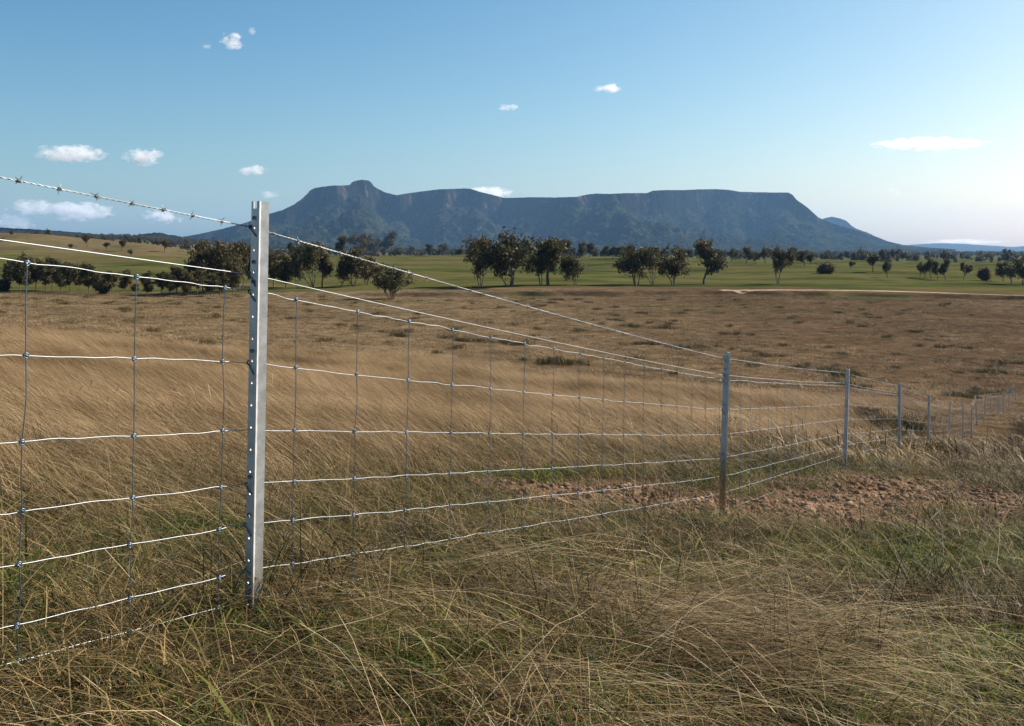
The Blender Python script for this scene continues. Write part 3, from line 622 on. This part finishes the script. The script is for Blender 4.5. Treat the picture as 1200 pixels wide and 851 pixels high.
# brown weedy growth on the near right and around the gully
P = [tuft('grass_kind', WEED, 660 + i, 46, .16, (.12, .34), .0034, (.1, 0), .5, .15, 4, 1.2) for i in range(4)] + [tuft('grass_kind', MIXED, 664 + i, 46, .2, (.12, .34), .005, (-.1, 0), .5, .3, 4, 1.2) for i in range(3)]
X, Y, r = samp(9000, 2.4, 40, .7, .75, 7); n = len(X); p = perp(X, Y)
dn = sstep(-.3, -1.5, p) * (.25 + .75 * sstep(-.3, .9, sn(X, Y, .35, 240))) + .14 * (p > 0) * (Y < 14)
dn = dn * np.where((np.abs(p) < 1.2) & (Y > 20), .1, 1)
keep = r.uniform(0, 1, n) < dn * (1 - .9 * dirt(X, Y)) * (1 - .7 * green(X, Y)); X, Y = X[keep], Y[keep]; n = len(X)
scatter('dry_weeds', 'dark dead weeds growing through the grass on the near right', 'weeds', X, Y, rots(r, n, .15), scl3(r, n, .6, 1.15) * (1 + .012 * Y)[:, None], r.integers(0, 7, n), P, real=True)

# fresh green growth
P = [tuft('grass_kind', FRESH, 670 + i, 40, .11, (.04, .13), .0055, (0, 0), .8, .35, 3, 1.2) for i in range(5)]
X, Y, r = samp(16000, 1.5, 16, .6, .72, 8); n = len(X)
keep = r.uniform(0, 1, n) < .12 + .9 * green(X, Y) + .4 * sstep(.3, 1.1, sn(X, Y, .8, 250)); keep &= r.uniform(0, 1, n) > .97 * dirt(X, Y)
X, Y = X[keep], Y[keep]; n = len(X)
scatter('green_grass', 'fresh green grass and clover in patches among the dry grass', 'grass', X, Y, rots(r, n, .15), scl3(r, n, .6, 1.3), r.integers(0, 5, n), P, real=True)

# clods and stones on the bare red dirt
cm_, nt, b = new_mat('red_clod', 1.0)
oi = N(nt, 'ShaderNodeObjectInfo')
nt.links.new(mixc(nt, .4, ramp(nt, oi.outputs['Random'], [(0, (.08, .048, .03)), (.5, (.21, .13, .082)), (1, (.40, .28, .19))]), ramp(nt, noise(nt, mapped(nt, 1, 1, 1), 60, 4), [(.3, (.06, .035, .022)), (.7, (.25, .15, .10))])), b.inputs['Base Color'])
def clod(seed):
    r = np.random.default_rng(seed); nu, nv = 9, 7
    u = np.linspace(0, 2 * math.pi, nu, endpoint=False); v = np.linspace(0, math.pi, nv)
    V = np.stack([np.outer(np.sin(v), np.cos(u)), np.outer(np.sin(v), np.sin(u)), np.outer(np.cos(v), np.ones(nu))], -1).reshape(-1, 3)
    d = 1 + .38 * np.sign(np.sin(V @ r.normal(0, 1.6, 3))) * .4 + .35 * np.sin(V @ r.normal(0, 2.2, 3) + 1) * np.cos(V @ r.normal(0, 2.5, 3)) + .12 * np.sin(V @ r.normal(0, 6, 3))
    V = V * d[:, None] * np.array([1, r.uniform(.6, 1), r.uniform(.45, .75)])
    i = np.arange(nv - 1)[:, None] * nu; j = np.arange(nu)[None]; k = (j + 1) % nu
    return mesh_np('clod', V, np.stack([i + j, i + nu + j, i + nu + k, i + k], -1).reshape(-1, 4), cm_, False)
P = [clod(700 + i) for i in range(5)]
Xs, Ys = [], []
r = np.random.default_rng(9)
for x, y, rx, ry in DIRT:
    m_ = int(2300 * rx * ry); Xs.append(x + r.normal(0, .55, m_) * rx); Ys.append(y + r.normal(0, .55, m_) * ry)
X = np.concatenate(Xs); Y = np.concatenate(Ys); keep = dirt(X, Y) * (.35 + .65 * sstep(-.6, .5, sn(X, Y, 1.6, 190))) > r.uniform(.1, .9, len(X)); X, Y = X[keep], Y[keep]; n = len(X)
s = np.clip(.003 + .0045 * r.exponential(1, n) ** 1.7, 0, .040)[:, None] * np.ones(3)
scatter('dirt_clods', 'reddish clods and small stones on the bare dirt', 'clods', X, Y, rots(r, n, .5), s, r.integers(0, 5, n), P)

# far woodland: reads as one mass of tiny crowns
P = []
for i in range(4):
    tk, cr, w0 = KINDS['column'][i] if i < 3 else KINDS['wide'][3]
    a = np.empty(len(cr.vertices) * 3, np.float32); cr.vertices.foreach_get('co', a); a = a.reshape(-1, 4, 3)[::9]
    cc = a.mean(1, keepdims=True); a = cc + (a - cc) * 2.6
    t = np.empty(len(cr.vertices), np.float32); cr.attributes['tint'].data.foreach_get('value', t); t = t.reshape(-1, 4)[::9].ravel()
    P.append(mesh_np('wood_kind', a.reshape(-1, 3), np.arange(len(a) * 4).reshape(-1, 4), lm, False, {'tint': t}))
XS, YS = [], []
X, Y, r = samp(60000, 640, 4100, .1, .62, 10)
c = X / Y
f = fbm(X, Y * .6, 1 / 420., 260) + .8 * sn(X, Y, 1 / 120., 261)
right = (c > -.30); dens = np.where(right, .012 + .16 * sstep(.3, 1.3, f) + .25 * sstep(2000, 3600, Y), np.where(Y > 1900, .55, .02))
dens = np.where((Y < 800) & right, .0, dens)
keep = r.uniform(0, 1, len(X)) < dens
X, Y = X[keep], Y[keep]; n = len(X)
scatter('distant_woodland', 'hazy grey green woodland spread over the plain below the mountain', 'woodland', X, Y, np.stack([0 * X, 0 * X, r.uniform(0, 6.28, n)], -1), scl3(r, n, .55, 1.15), r.integers(0, 4, n), P, -1.0)

# ------------------------------------------------------------------ the wire fence
def metal(name, base, rough, nscale=30, bump=.1):
    m, nt, b = new_mat(name, rough); b.inputs['Metallic'].default_value = .85
    tc = N(nt, 'ShaderNodeTexCoord')
    f = noise(nt, tc.outputs['Object'], nscale, 5, .7)
    lo = tuple(c * .72 for c in base); nt.links.new(ramp(nt, f, [(.35, lo), (.65, base)]), b.inputs['Base Color'])
    q = N(nt, 'ShaderNodeMapRange'); nt.links.new(f, q.inputs[0]); q.inputs[3].default_value = rough - .12; q.inputs[4].default_value = rough + .15
    nt.links.new(q.outputs[0], b.inputs['Roughness'])
    if bump:
        bp = N(nt, 'ShaderNodeBump'); bp.inputs['Strength'].default_value = bump; bp.inputs['Distance'].default_value = .002
        nt.links.new(f, bp.inputs['Height']); nt.links.new(bp.outputs[0], b.inputs['Normal'])
    return m
POSTM = metal('galvanised_post', (.66, .67, .66), .38, 26); POSTM.node_tree.nodes['Principled BSDF'].inputs['Metallic'].default_value = .45
WIREM = metal('galvanised_wire', (.34, .37, .38), .48, 60, 0); STAYM = metal('blued_wire', (.17, .24, .32), .42, 60, 0); BARBM = metal('barb_wire', (.28, .29, .30), .45, 60, 0); DARKM = metal('dark_tie_wire', (.16, .17, .19), .5, 60, 0)

fence = tag(empty('wire_fence', (PX[1], PZ[1], PG[1] + EYE)), 'galvanised wire mesh fence on steel posts running down into the gully', 'fence')
ORG = np.array([PX[1], PZ[1], PG[1] + EYE])
def fput(name, me, parent=None, loc=None):
    o = put(name, me, parent or fence)
    return o
def rel(V): return np.asarray(V, float) - ORG

LEAN = [.018, .0175, .036, .03, .012, .02, .03, .0, .02, -.05, .06, -.04, .03, -.02, .05, .02]
# Y section: holed web to the back left, one flange at the viewer, one to the back right
def plate(acc, a_deg, L, t, z0, z1, holes=None, notch=False):
    """flat arm of the section from the centre outwards, thickness t; holes cut right through"""
    a = R(a_deg); u = np.array([math.cos(a), math.sin(a), 0]); v = np.array([-math.sin(a), math.cos(a), 0])
    def P(x, z, s): return u * x + v * (s * t / 2) + np.array([0, 0, z])
    def cell(x0, x1, za, zb):
        V = [P(x0, za, -1), P(x1, za, -1), P(x1, zb, -1), P(x0, zb, -1), P(x0, za, 1), P(x1, za, 1), P(x1, zb, 1), P(x0, zb, 1)]
        acc.add(V, [(0, 1, 2, 3), (7, 6, 5, 4)])
        return V
    def wall(A, B):  # strip between both faces
        acc.add([P(A[0], A[1], -1), P(B[0], B[1], -1), P(B[0], B[1], 1), P(A[0], A[1], 1)], [(0, 1, 2, 3)])
    zs = [z0]; hc = 0.0034
    for hz in holes or []:
        cell(0, L, zs[-1], hz - .008)
        x0, x1, xa = .003, L, L * .56; zc = hz; n = 8
        ring = [(xa + hc * math.cos(2 * math.pi * k / n + math.pi / 8), zc + hc * 1.15 * math.sin(2 * math.pi * k / n + math.pi / 8)) for k in range(n)]
        out = [(L, zc + .003), (xa + .004, zc + .008), (xa - .004, zc + .008), (0, zc + .003), (0, zc - .003), (xa - .004, zc - .008), (xa + .004, zc - .008), (L, zc - .003)]
        corner = {0: (L, zc + .008), 2: (0, zc + .008), 4: (0, zc - .008), 6: (L, zc - .008)}
        for k in range(n):
            q = (k + 1) % n; A, B, C, Dd = ring[k], ring[q], out[q], out[k]
            for s, o in ((-1, (0, 3, 2, 1)), (1, (0, 1, 2, 3))):
                pts = [P(*A, s), P(*B, s), P(*C, s), P(*Dd, s)]; acc.add(pts, [o])
                if k in corner: acc.add([P(*Dd, s), P(*C, s), P(*corner[k], s)], [(0, 1, 2)] if s < 0 else [(0, 2, 1)])
            wall(A, B)
        wall((L, zc - .008), (L, zc - .003)); wall((L, zc - .003), (L, zc + .003)); wall((L, zc + .003), (L, zc + .008))
        wall((L, zs[-1]), (L, hz - .008)); zs.append(hz + .008)
    if notch:
        cell(0, L, zs[-1], z1 - .02); wall((L, zs[-1]), (L, z1 - .02))
        cell(0, L * .36, z1 - .02, z1); cell(L * .74, L, z1 - .02, z1)
        for A, B in (((L * .36, z1), (L * .36, z1 - .02)), ((L * .36, z1 - .02), (L * .74, z1 - .02)), ((L * .74, z1 - .02), (L * .74, z1)), ((0, z1), (L * .36, z1)), ((L * .74, z1), (L, z1)), ((L, z1 - .02), (L, z1))): wall(A, B)
    else:
        cell(0, L, zs[-1], z1); wall((L, zs[-1]), (L, z1)); wall((0, z1), (L, z1))
hl = [.03 + .062 * i for i in range(18)]
pa = Acc()
plate(pa, 158, .028, .0035, -.45, POST_H, hl, True); plate(pa, 274, .024, .0055, -.45, POST_H); plate(pa, 40, .026, .0055, -.45, POST_H)
post_me = pa.mesh('steel_post', POSTM)
def stained(name, z1, col, amount):
    m = POSTM.copy(); m.name = name; nt = m.node_tree; b = nt.nodes['Principled BSDF']; src = b.inputs['Base Color'].links[0].from_socket
    tc = N(nt, 'ShaderNodeTexCoord'); sx = N(nt, 'ShaderNodeSeparateXYZ'); nt.links.new(tc.outputs['Object'], sx.inputs[0])
    q = N(nt, 'ShaderNodeMath', operation='MULTIPLY_ADD'); nt.links.new(noise(nt, tc.outputs['Object'], 18, 4), q.inputs[0]); q.inputs[1].default_value = .25; nt.links.new(sx.outputs[2], q.inputs[2])
    mr_ = N(nt, 'ShaderNodeMapRange'); nt.links.new(q.outputs[0], mr_.inputs[0]); mr_.inputs[1].default_value = z1; mr_.inputs[2].default_value = z1 + .22; mr_.inputs[3].default_value = amount; mr_.inputs[4].default_value = 0
    nt.links.new(mixc(nt, mr_.outputs[0], src, col), b.inputs['Base Color']); return m
rusty_me = post_me.copy(); rusty_me.materials[0] = stained('post_rust_stain', .42, (.34, .22, .09), .85)
post_me.materials[0] = stained('post_splash', .12, (.20, .15, .09), .6)
HT1 = [1.085, .952, .905, .705, .518, .364, .251, .120, .038]
HT2 = [1.120, 1.00, .965, .755, .577, .410, .280, .160, .035]
def heights(i): return np.array(HT1 if i <= 1 else HT2)

def tie_me(seed, h):
    r = np.random.default_rng(seed); acc = Acc()
    tip = np.array([math.cos(R(158)), math.sin(R(158)), 0]) * .0285; nf = np.array([math.cos(R(248)), math.sin(R(248)), 0])
    a = np.linspace(0, 2 * math.pi * 1.6, 18)
    P = [tip + np.array([0, 0, h]) + np.array([math.cos(q) * .004, 0, math.sin(q) * .006]) + nf * .001 * k / 6 for k, q in enumerate(a)]
    end = tip * .30 + nf * .0045 + np.array([0, 0, h - r.uniform(.022, .036)])
    P += [tip * .95 + nf * .005 + np.array([0, 0, h - .004]), tip * .6 + nf * .006 + np.array([0, 0, h - .016]), end, end - nf * .006]
    acc.add(*tube(np.array(P), .0017, 5))
    return acc.mesh('tie_wire', DARKM, True)
def eye_me(seed, h):
    r = np.random.default_rng(seed); acc = Acc()
    tip = np.array([math.cos(R(158)), math.sin(R(158)), 0]) * .0285; nf = np.array([math.cos(R(248)), math.sin(R(248)), 0])
    ctr = tip * .56 + nf * .003 + np.array([0, 0, h + r.uniform(.02, .04)])
    a = np.linspace(0, 2 * math.pi * 1.15, 12); tn = np.array([tip[0], tip[1], 0]); tn /= np.linalg.norm(tn)
    acc.add(*tube(np.array([ctr + tn * math.cos(q) * .0042 + np.array([0, 0, math.sin(q) * .0042]) + nf * .0006 * q for q in a]), .0014, 5))
    return acc.mesh('wire_eye', DARKM, True)
for i in range(1, len(POSTS)):
    p = put('steel_post', rusty_me if i == 2 else post_me, fence)
    p.location = (PX[i] - ORG[0], PZ[i] - ORG[1], PG[i] + EYE - ORG[2]); p.rotation_euler = (0, LEAN[i], {2: .3, 4: .5, 5: .45, 15: .6}.get(i, 0) if i < 2 or i in (2, 4, 5, 15) else random.uniform(-.08, .08))
    if i == 1: p['label'] = 'tall bright steel post in the foreground with a column of holes'
    if i == 2: p['label'] = 'second steel post, rust yellow at its foot'
    if i <= 5:
        for j in (0, 1, 2, 3, 5, 6):
            put('tie_wire', tie_me(i * 20 + j, heights(i)[j]), p)
            if i < 4: put('wire_eye', eye_me(i * 20 + j, heights(i)[j]), p)
put('steel_post', post_me, fence).location = (PX[0] - ORG[0], PZ[0] - ORG[1], PG[0] + EYE - ORG[2])

# path of the wires, a little behind the post centres
WX = np.array(PX) - .0265; WY = np.array(PZ) + .014; S = np.concatenate([[0], np.cumsum(np.hypot(np.diff(WX), np.diff(WY)))])
HH = np.stack([heights(i) + PG[i] + EYE for i in range(len(PX))], 0)
S1 = S[1]
def wire_pt(s, k):
    s = np.asarray(s, float); x = np.interp(s, S, WX); y = np.interp(s, S, WY); z = np.interp(s, S, HH[:, k])
    j = np.clip(np.searchsorted(S, s) - 1, 0, len(S) - 2); t = (s - S[j]) / (S[j + 1] - S[j])
    z = z - (.012 if k < 2 else .006 + .004 * np.sin(k * 2.1 + j)) * 4 * t * (1 - t)
    x = x + np.interp(z, [PG[1] + EYE, PG[1] + EYE + 1], [0, .018])
    return np.stack([x, y, z], -1)
s_end = S[-1]
ss = np.concatenate([np.arange(0, S1 + 10, .03), np.arange(S1 + 10, s_end, .15), [s_end]])
def crimped(k):
    r = np.random.default_rng(900 + k); P = wire_pt(ss, k)
    kn = np.interp(ss, np.arange(0, s_end + 1, .055), r.normal(0, 1, len(np.arange(0, s_end + 1, .055))))
    slow = np.interp(ss, np.arange(0, s_end + 1, .3), r.normal(0, 1, len(np.arange(0, s_end + 1, .3))))
    P[:, 2] += .0014 * kn + .0016 * slow; P[:, 0] += .0008 * kn; return P
for k in range(2, 9):
    fput('line_wire', mesh_np('line_wire', *[(rel(v), f) for v, f in [tube(crimped(k), .00125 if k > 2 else .0014, 5)]][0], WIREM, True))
fput('plain_wire', mesh_np('plain_wire', *[(rel(v), f) for v, f in [tube(wire_pt(ss, 1), .0015, 6)]][0], WIREM, True))
# barbed wire: two strands twisted together, single strand far off
acc = Acc(); sb = np.arange(0, S1 + 13, .004); C = wire_pt(sb, 0); th = sb / .036 * 2 * math.pi
nrm = np.array([-.883, .469, 0]); upv = np.array([0, 0, 1.0])
for ph in (0, math.pi):
    acc.add(*tube(C + (np.cos(th + ph)[:, None] * nrm + np.sin(th + ph)[:, None] * upv) * .00125, .00105, 4))
sf = np.append(np.arange(S1 + 13, s_end, .12), s_end); acc.add(*tube(wire_pt(sf, 0), .0019, 4))
acc.V = [rel(v) for v in acc.V]; barbed = fput('barbed_wire', acc.mesh('barbed_wire', WIREM, True))
fdir = np.array([.469, .883, -.15]); fdir /= np.linalg.norm(fdir)
def barb(acc, c, r):
    a = np.linspace(0, 2 * math.pi * 2.3, 18); ph = r.uniform(0, 6.28)
    u = nrm; v = np.cross(fdir, u)
    P = c + (np.cos(a + ph)[:, None] * u + np.sin(a + ph)[:, None] * v) * .0036 + np.outer(np.linspace(-.005, .005, 18), fdir)
    for e, sg in ((0, -1), (-1, 1)):
        pass
    acc.add(*tube(P, .0011, 4))
    for m in range(4):
        q = ph + m * 1.57 + r.uniform(-.35, .35); d = math.cos(q) * u + math.sin(q) * v + fdir * r.uniform(-.5, .5)
        b0 = c + fdir * (-.004 + .0027 * m); acc.add(*tube(np.array([b0 + d * .002, b0 + d * .008, b0 + d * .0135]), np.array([.001, .0009, .0004]), 4))
r = np.random.default_rng(55); s0 = float(np.interp(1.90, WY, S)); rest = Acc(); nb = 0
for s in np.arange(s0 - 3.0, S1 + 30, .1015):
    c = wire_pt(s + r.uniform(-.006, .006), 0)
    if s >= s0 and nb < 99:
        a_ = Acc(); barb(a_, c, r); a_.V = [rel(v) for v in a_.V]; put('barb', a_.mesh('barb', BARBM, True), barbed); nb += 1
    else: barb(rest, c, r)
rest.V = [rel(v) for v in rest.V]; o = put('barb', rest.mesh('barb', BARBM, True), barbed); o['kind'] = 'stuff'

# stay wires and their knots
def stay(acc, s, r, rad=.00125):
    P = []; base = wire_pt(s, 8)
    for k in range(2, 9):
        q = wire_pt(s + r.normal(0, .0022), k); P.append(q)
        if k < 8:
            q2 = wire_pt(s, k + 1); m = (q + q2) / 2 + np.array([r.normal(0, .0028), r.normal(0, .0015), 0]); P.append(m)
    P = np.array(P); t = np.linspace(0, 1, len(P)); tt_ = np.linspace(0, 1, 37)
    P2 = np.stack([np.interp(tt_, t, P[:, i]) for i in range(3)], -1)
    P2[1:-1] = (P2[:-2] + P2[1:-1] * 2 + P2[2:]) / 4
    acc.add(*tube(P2 + nrm * -.0026, rad, 5)); return P[::2]
def knot(acc, c, r):
    a = np.linspace(0, 2 * math.pi * 1.7, 15); ph = r.uniform(0, 6.28); fd = np.array([.469, .883, 0])
    ax = np.array([0, 0, 1.]) * .5 + fd * .6; ax /= np.linalg.norm(ax); u = np.cross(ax, nrm); u /= np.linalg.norm(u); v = np.cross(ax, u)
    P = c - nrm * .001 + (np.cos(a + ph)[:, None] * u + np.sin(a + ph)[:, None] * v) * .0044 + np.outer(np.linspace(-.0034, .0034, 15), ax)
    acc.add(*tube(P, .0015, 4))
    P = c - nrm * .001 + (np.cos(a * .6)[:, None] * fd + np.sin(a * .6)[:, None] * np.array([0, 0, 1.])) * .0056 - nrm * .003
    acc.add(*tube(P, .0013, 4))
r = np.random.default_rng(77); rest = Acc(); ns = 0; first = float(np.interp(2.106, WY, S)) + .034
for i in range(-13, 260):
    s = first + i * .298
    if s < 0 or s > s_end: continue
    if min(abs(s - S)) < .04: s += .05
    if i >= 0 and ns < 99:
        a_ = Acc(); pts = stay(a_, s, r); near = ns < 14
        if not near:
            for c in pts: knot(a_, c, r)
        a_.V = [rel(v) for v in a_.V]; st = put('stay_wire', a_.mesh('stay_wire', STAYM, True), fence)
        if near:
            for c in pts:
                k_ = Acc(); knot(k_, c, r); k_.V = [rel(v) for v in k_.V]; put('knot', k_.mesh('knot', STAYM, True), st)
        ns += 1
    else: stay(rest, s, r)
rest.V = [rel(v) for v in rest.V]; o = put('stay_wire', rest.mesh('stay_wire', STAYM, True), fence); o['kind'] = 'stuff'


# ------------------------------------------------------------------ small clouds far behind the haze
def cloud_mat(seed, dens):
    m = D.materials.new('cloud_vapour'); m.use_nodes = True; nt = m.node_tree; out = nt.nodes['Material Output']
    for n_ in list(nt.nodes):
        if n_.type == 'BSDF_PRINCIPLED': nt.nodes.remove(n_)
    v = N(nt, 'ShaderNodeVolumePrincipled'); v.inputs['Color'].default_value = (1, 1, 1, 1); v.inputs['Anisotropy'].default_value = .35
    tc = N(nt, 'ShaderNodeTexCoord'); ln = N(nt, 'ShaderNodeVectorMath', operation='LENGTH'); nt.links.new(tc.outputs['Object'], ln.inputs[0])
    mp = N(nt, 'ShaderNodeMapping'); mp.inputs['Location'].default_value = (seed * 3.7, seed * 1.3, seed * 2.1); mp.inputs['Scale'].default_value = (1 / 210., 1 / 210., 1 / 120.)
    g = N(nt, 'ShaderNodeNewGeometry'); nt.links.new(g.outputs['Position'], mp.inputs['Vector']); nz = noise(nt, mp.outputs[0], 1.0, 5, .62)
    a = N(nt, 'ShaderNodeMath', operation='MULTIPLY_ADD'); nt.links.new(nz, a.inputs[0]); a.inputs[1].default_value = 5.0; a.inputs[2].default_value = -2.5 + .30
    s2 = N(nt, 'ShaderNodeMath', operation='POWER'); nt.links.new(ln.outputs['Value'], s2.inputs[0]); s2.inputs[1].default_value = 2.0
    b = N(nt, 'ShaderNodeMath', operation='SUBTRACT'); nt.links.new(a.outputs[0], b.inputs[0]); nt.links.new(s2.outputs[0], b.inputs[1])
    c = N(nt, 'ShaderNodeMapRange', interpolation_type='SMOOTHSTEP'); nt.links.new(b.outputs[0], c.inputs[0]); c.inputs[1].default_value = -.35; c.inputs[2].default_value = .45; c.inputs[4].default_value = dens
    nt.links.new(c.outputs[0], v.inputs['Density']); nt.links.new(v.outputs[0], out.inputs['Volume'])
    return m
CMATS = [cloud_mat(1, .0075), cloud_mat(2, .0045), cloud_mat(3, .0012)]
def sphere_me(mat):
    nu, nv = 24, 14; u = np.linspace(0, 2 * math.pi, nu, endpoint=False); v = np.linspace(0, math.pi, nv)
    V = np.stack([np.outer(np.sin(v), np.cos(u)), np.outer(np.sin(v), np.sin(u)), np.outer(np.cos(v), np.ones(nu))], -1).reshape(-1, 3)
    i = np.arange(nv - 1)[:, None] * nu; j = np.arange(nu)[None]; k = (j + 1) % nu
    return mesh_np('cloud', V, np.stack([i + j, i + nu + j, i + nu + k, i + k], -1).reshape(-1, 4), mat, True)
CME = [sphere_me(m) for m in CMATS]
def cloud(px, py, wd, ht, label, thin=0, Z=18500.0):
    o = put('cloud', CME[thin]); o.location = ((px - HX) / FPX * Z, Z, (HY - py) / FPX * Z + EYE); o.scale = (wd / FPX * Z / 2, wd / FPX * Z / 2 * .7, ht / FPX * Z / 2); tag(o, label, 'cloud')
CL = [(82, 180, 84, 20, 'puffy white cloud on the left above the barbed wire, longer of two side by side', 0), (169, 184, 46, 20, 'rounded white cloud just right of the long puffy one', 0), (148, 183, 14, 11, 'tiny cloud between the two puffy ones', 1), (272, 48, 30, 20, 'white cloud high in the blue sky on the left', 0),
      (297, 37, 12, 12, 'small wisp right of the high white cloud', 1), (243, 54, 14, 7, 'faint wisp left of the high white cloud', 1), (297, 200, 36, 13, 'small bright cloud above the top of the nearest post', 0), (315, 228, 26, 10, 'faint cloud touching the top of the nearest post', 1),
      (38, 243, 60, 20, 'grey white cloud behind the fence wires at the left', 1), (93, 248, 84, 22, 'long low cloud right of the grey white one at the left', 0), (12, 262, 56, 24, 'pale cloud low at the left edge', 1), (190, 254, 48, 19, 'low cloud below the barbed wire, left of the mesa', 0),
      (572, 226, 60, 14, 'white cloud peeping over the rim of the mesa', 0), (597, 126, 28, 8, 'small wisp above the middle of the mesa', 1), (712, 103, 34, 12, 'little torn cloud high right of the middle', 1), (1090, 169, 130, 13, 'long flat white cloud in the pale sky on the right', 0), (1046, 224, 20, 9, 'small faint cloud below the long flat one', 1),
      (1130, 283, 100, 7, 'thin cloud along the horizon at the far right', 2)]
for px, py, wd, ht, lab, th_ in CL: cloud(px, py, wd * 1.08, ht * 1.15, lab, th_)


# ------------------------------------------------------------------ haze: one closed box of even air
hm = D.materials.new('haze_air'); hm.use_nodes = True; nt = hm.node_tree
for n_ in list(nt.nodes):
    if n_.type == 'BSDF_PRINCIPLED': nt.nodes.remove(n_)
pv = N(nt, 'ShaderNodeVolumePrincipled'); pv.inputs['Color'].default_value = (.30, .58, 1.0, 1); pv.inputs['Density'].default_value = 3.5e-5; pv.inputs['Anisotropy'].default_value = 0.2
nt.links.new(pv.outputs[0], nt.nodes['Material Output'].inputs['Volume'])
x0, x1, y0, y1, z0, z1 = -16500, 16500, -900, 16600, -40, 620
V = np.array([(x, y, z) for x in (x0, x1) for y in (y0, y1) for z in (z0, z1)], float)
F = np.array([(0, 1, 3, 2), (4, 6, 7, 5), (0, 4, 5, 1), (2, 3, 7, 6), (0, 2, 6, 4), (1, 5, 7, 3)])
tag(put('haze', mesh_np('haze', V, F, hm)), 'thin blue air haze lying over the whole valley', 'haze', kind='stuff')
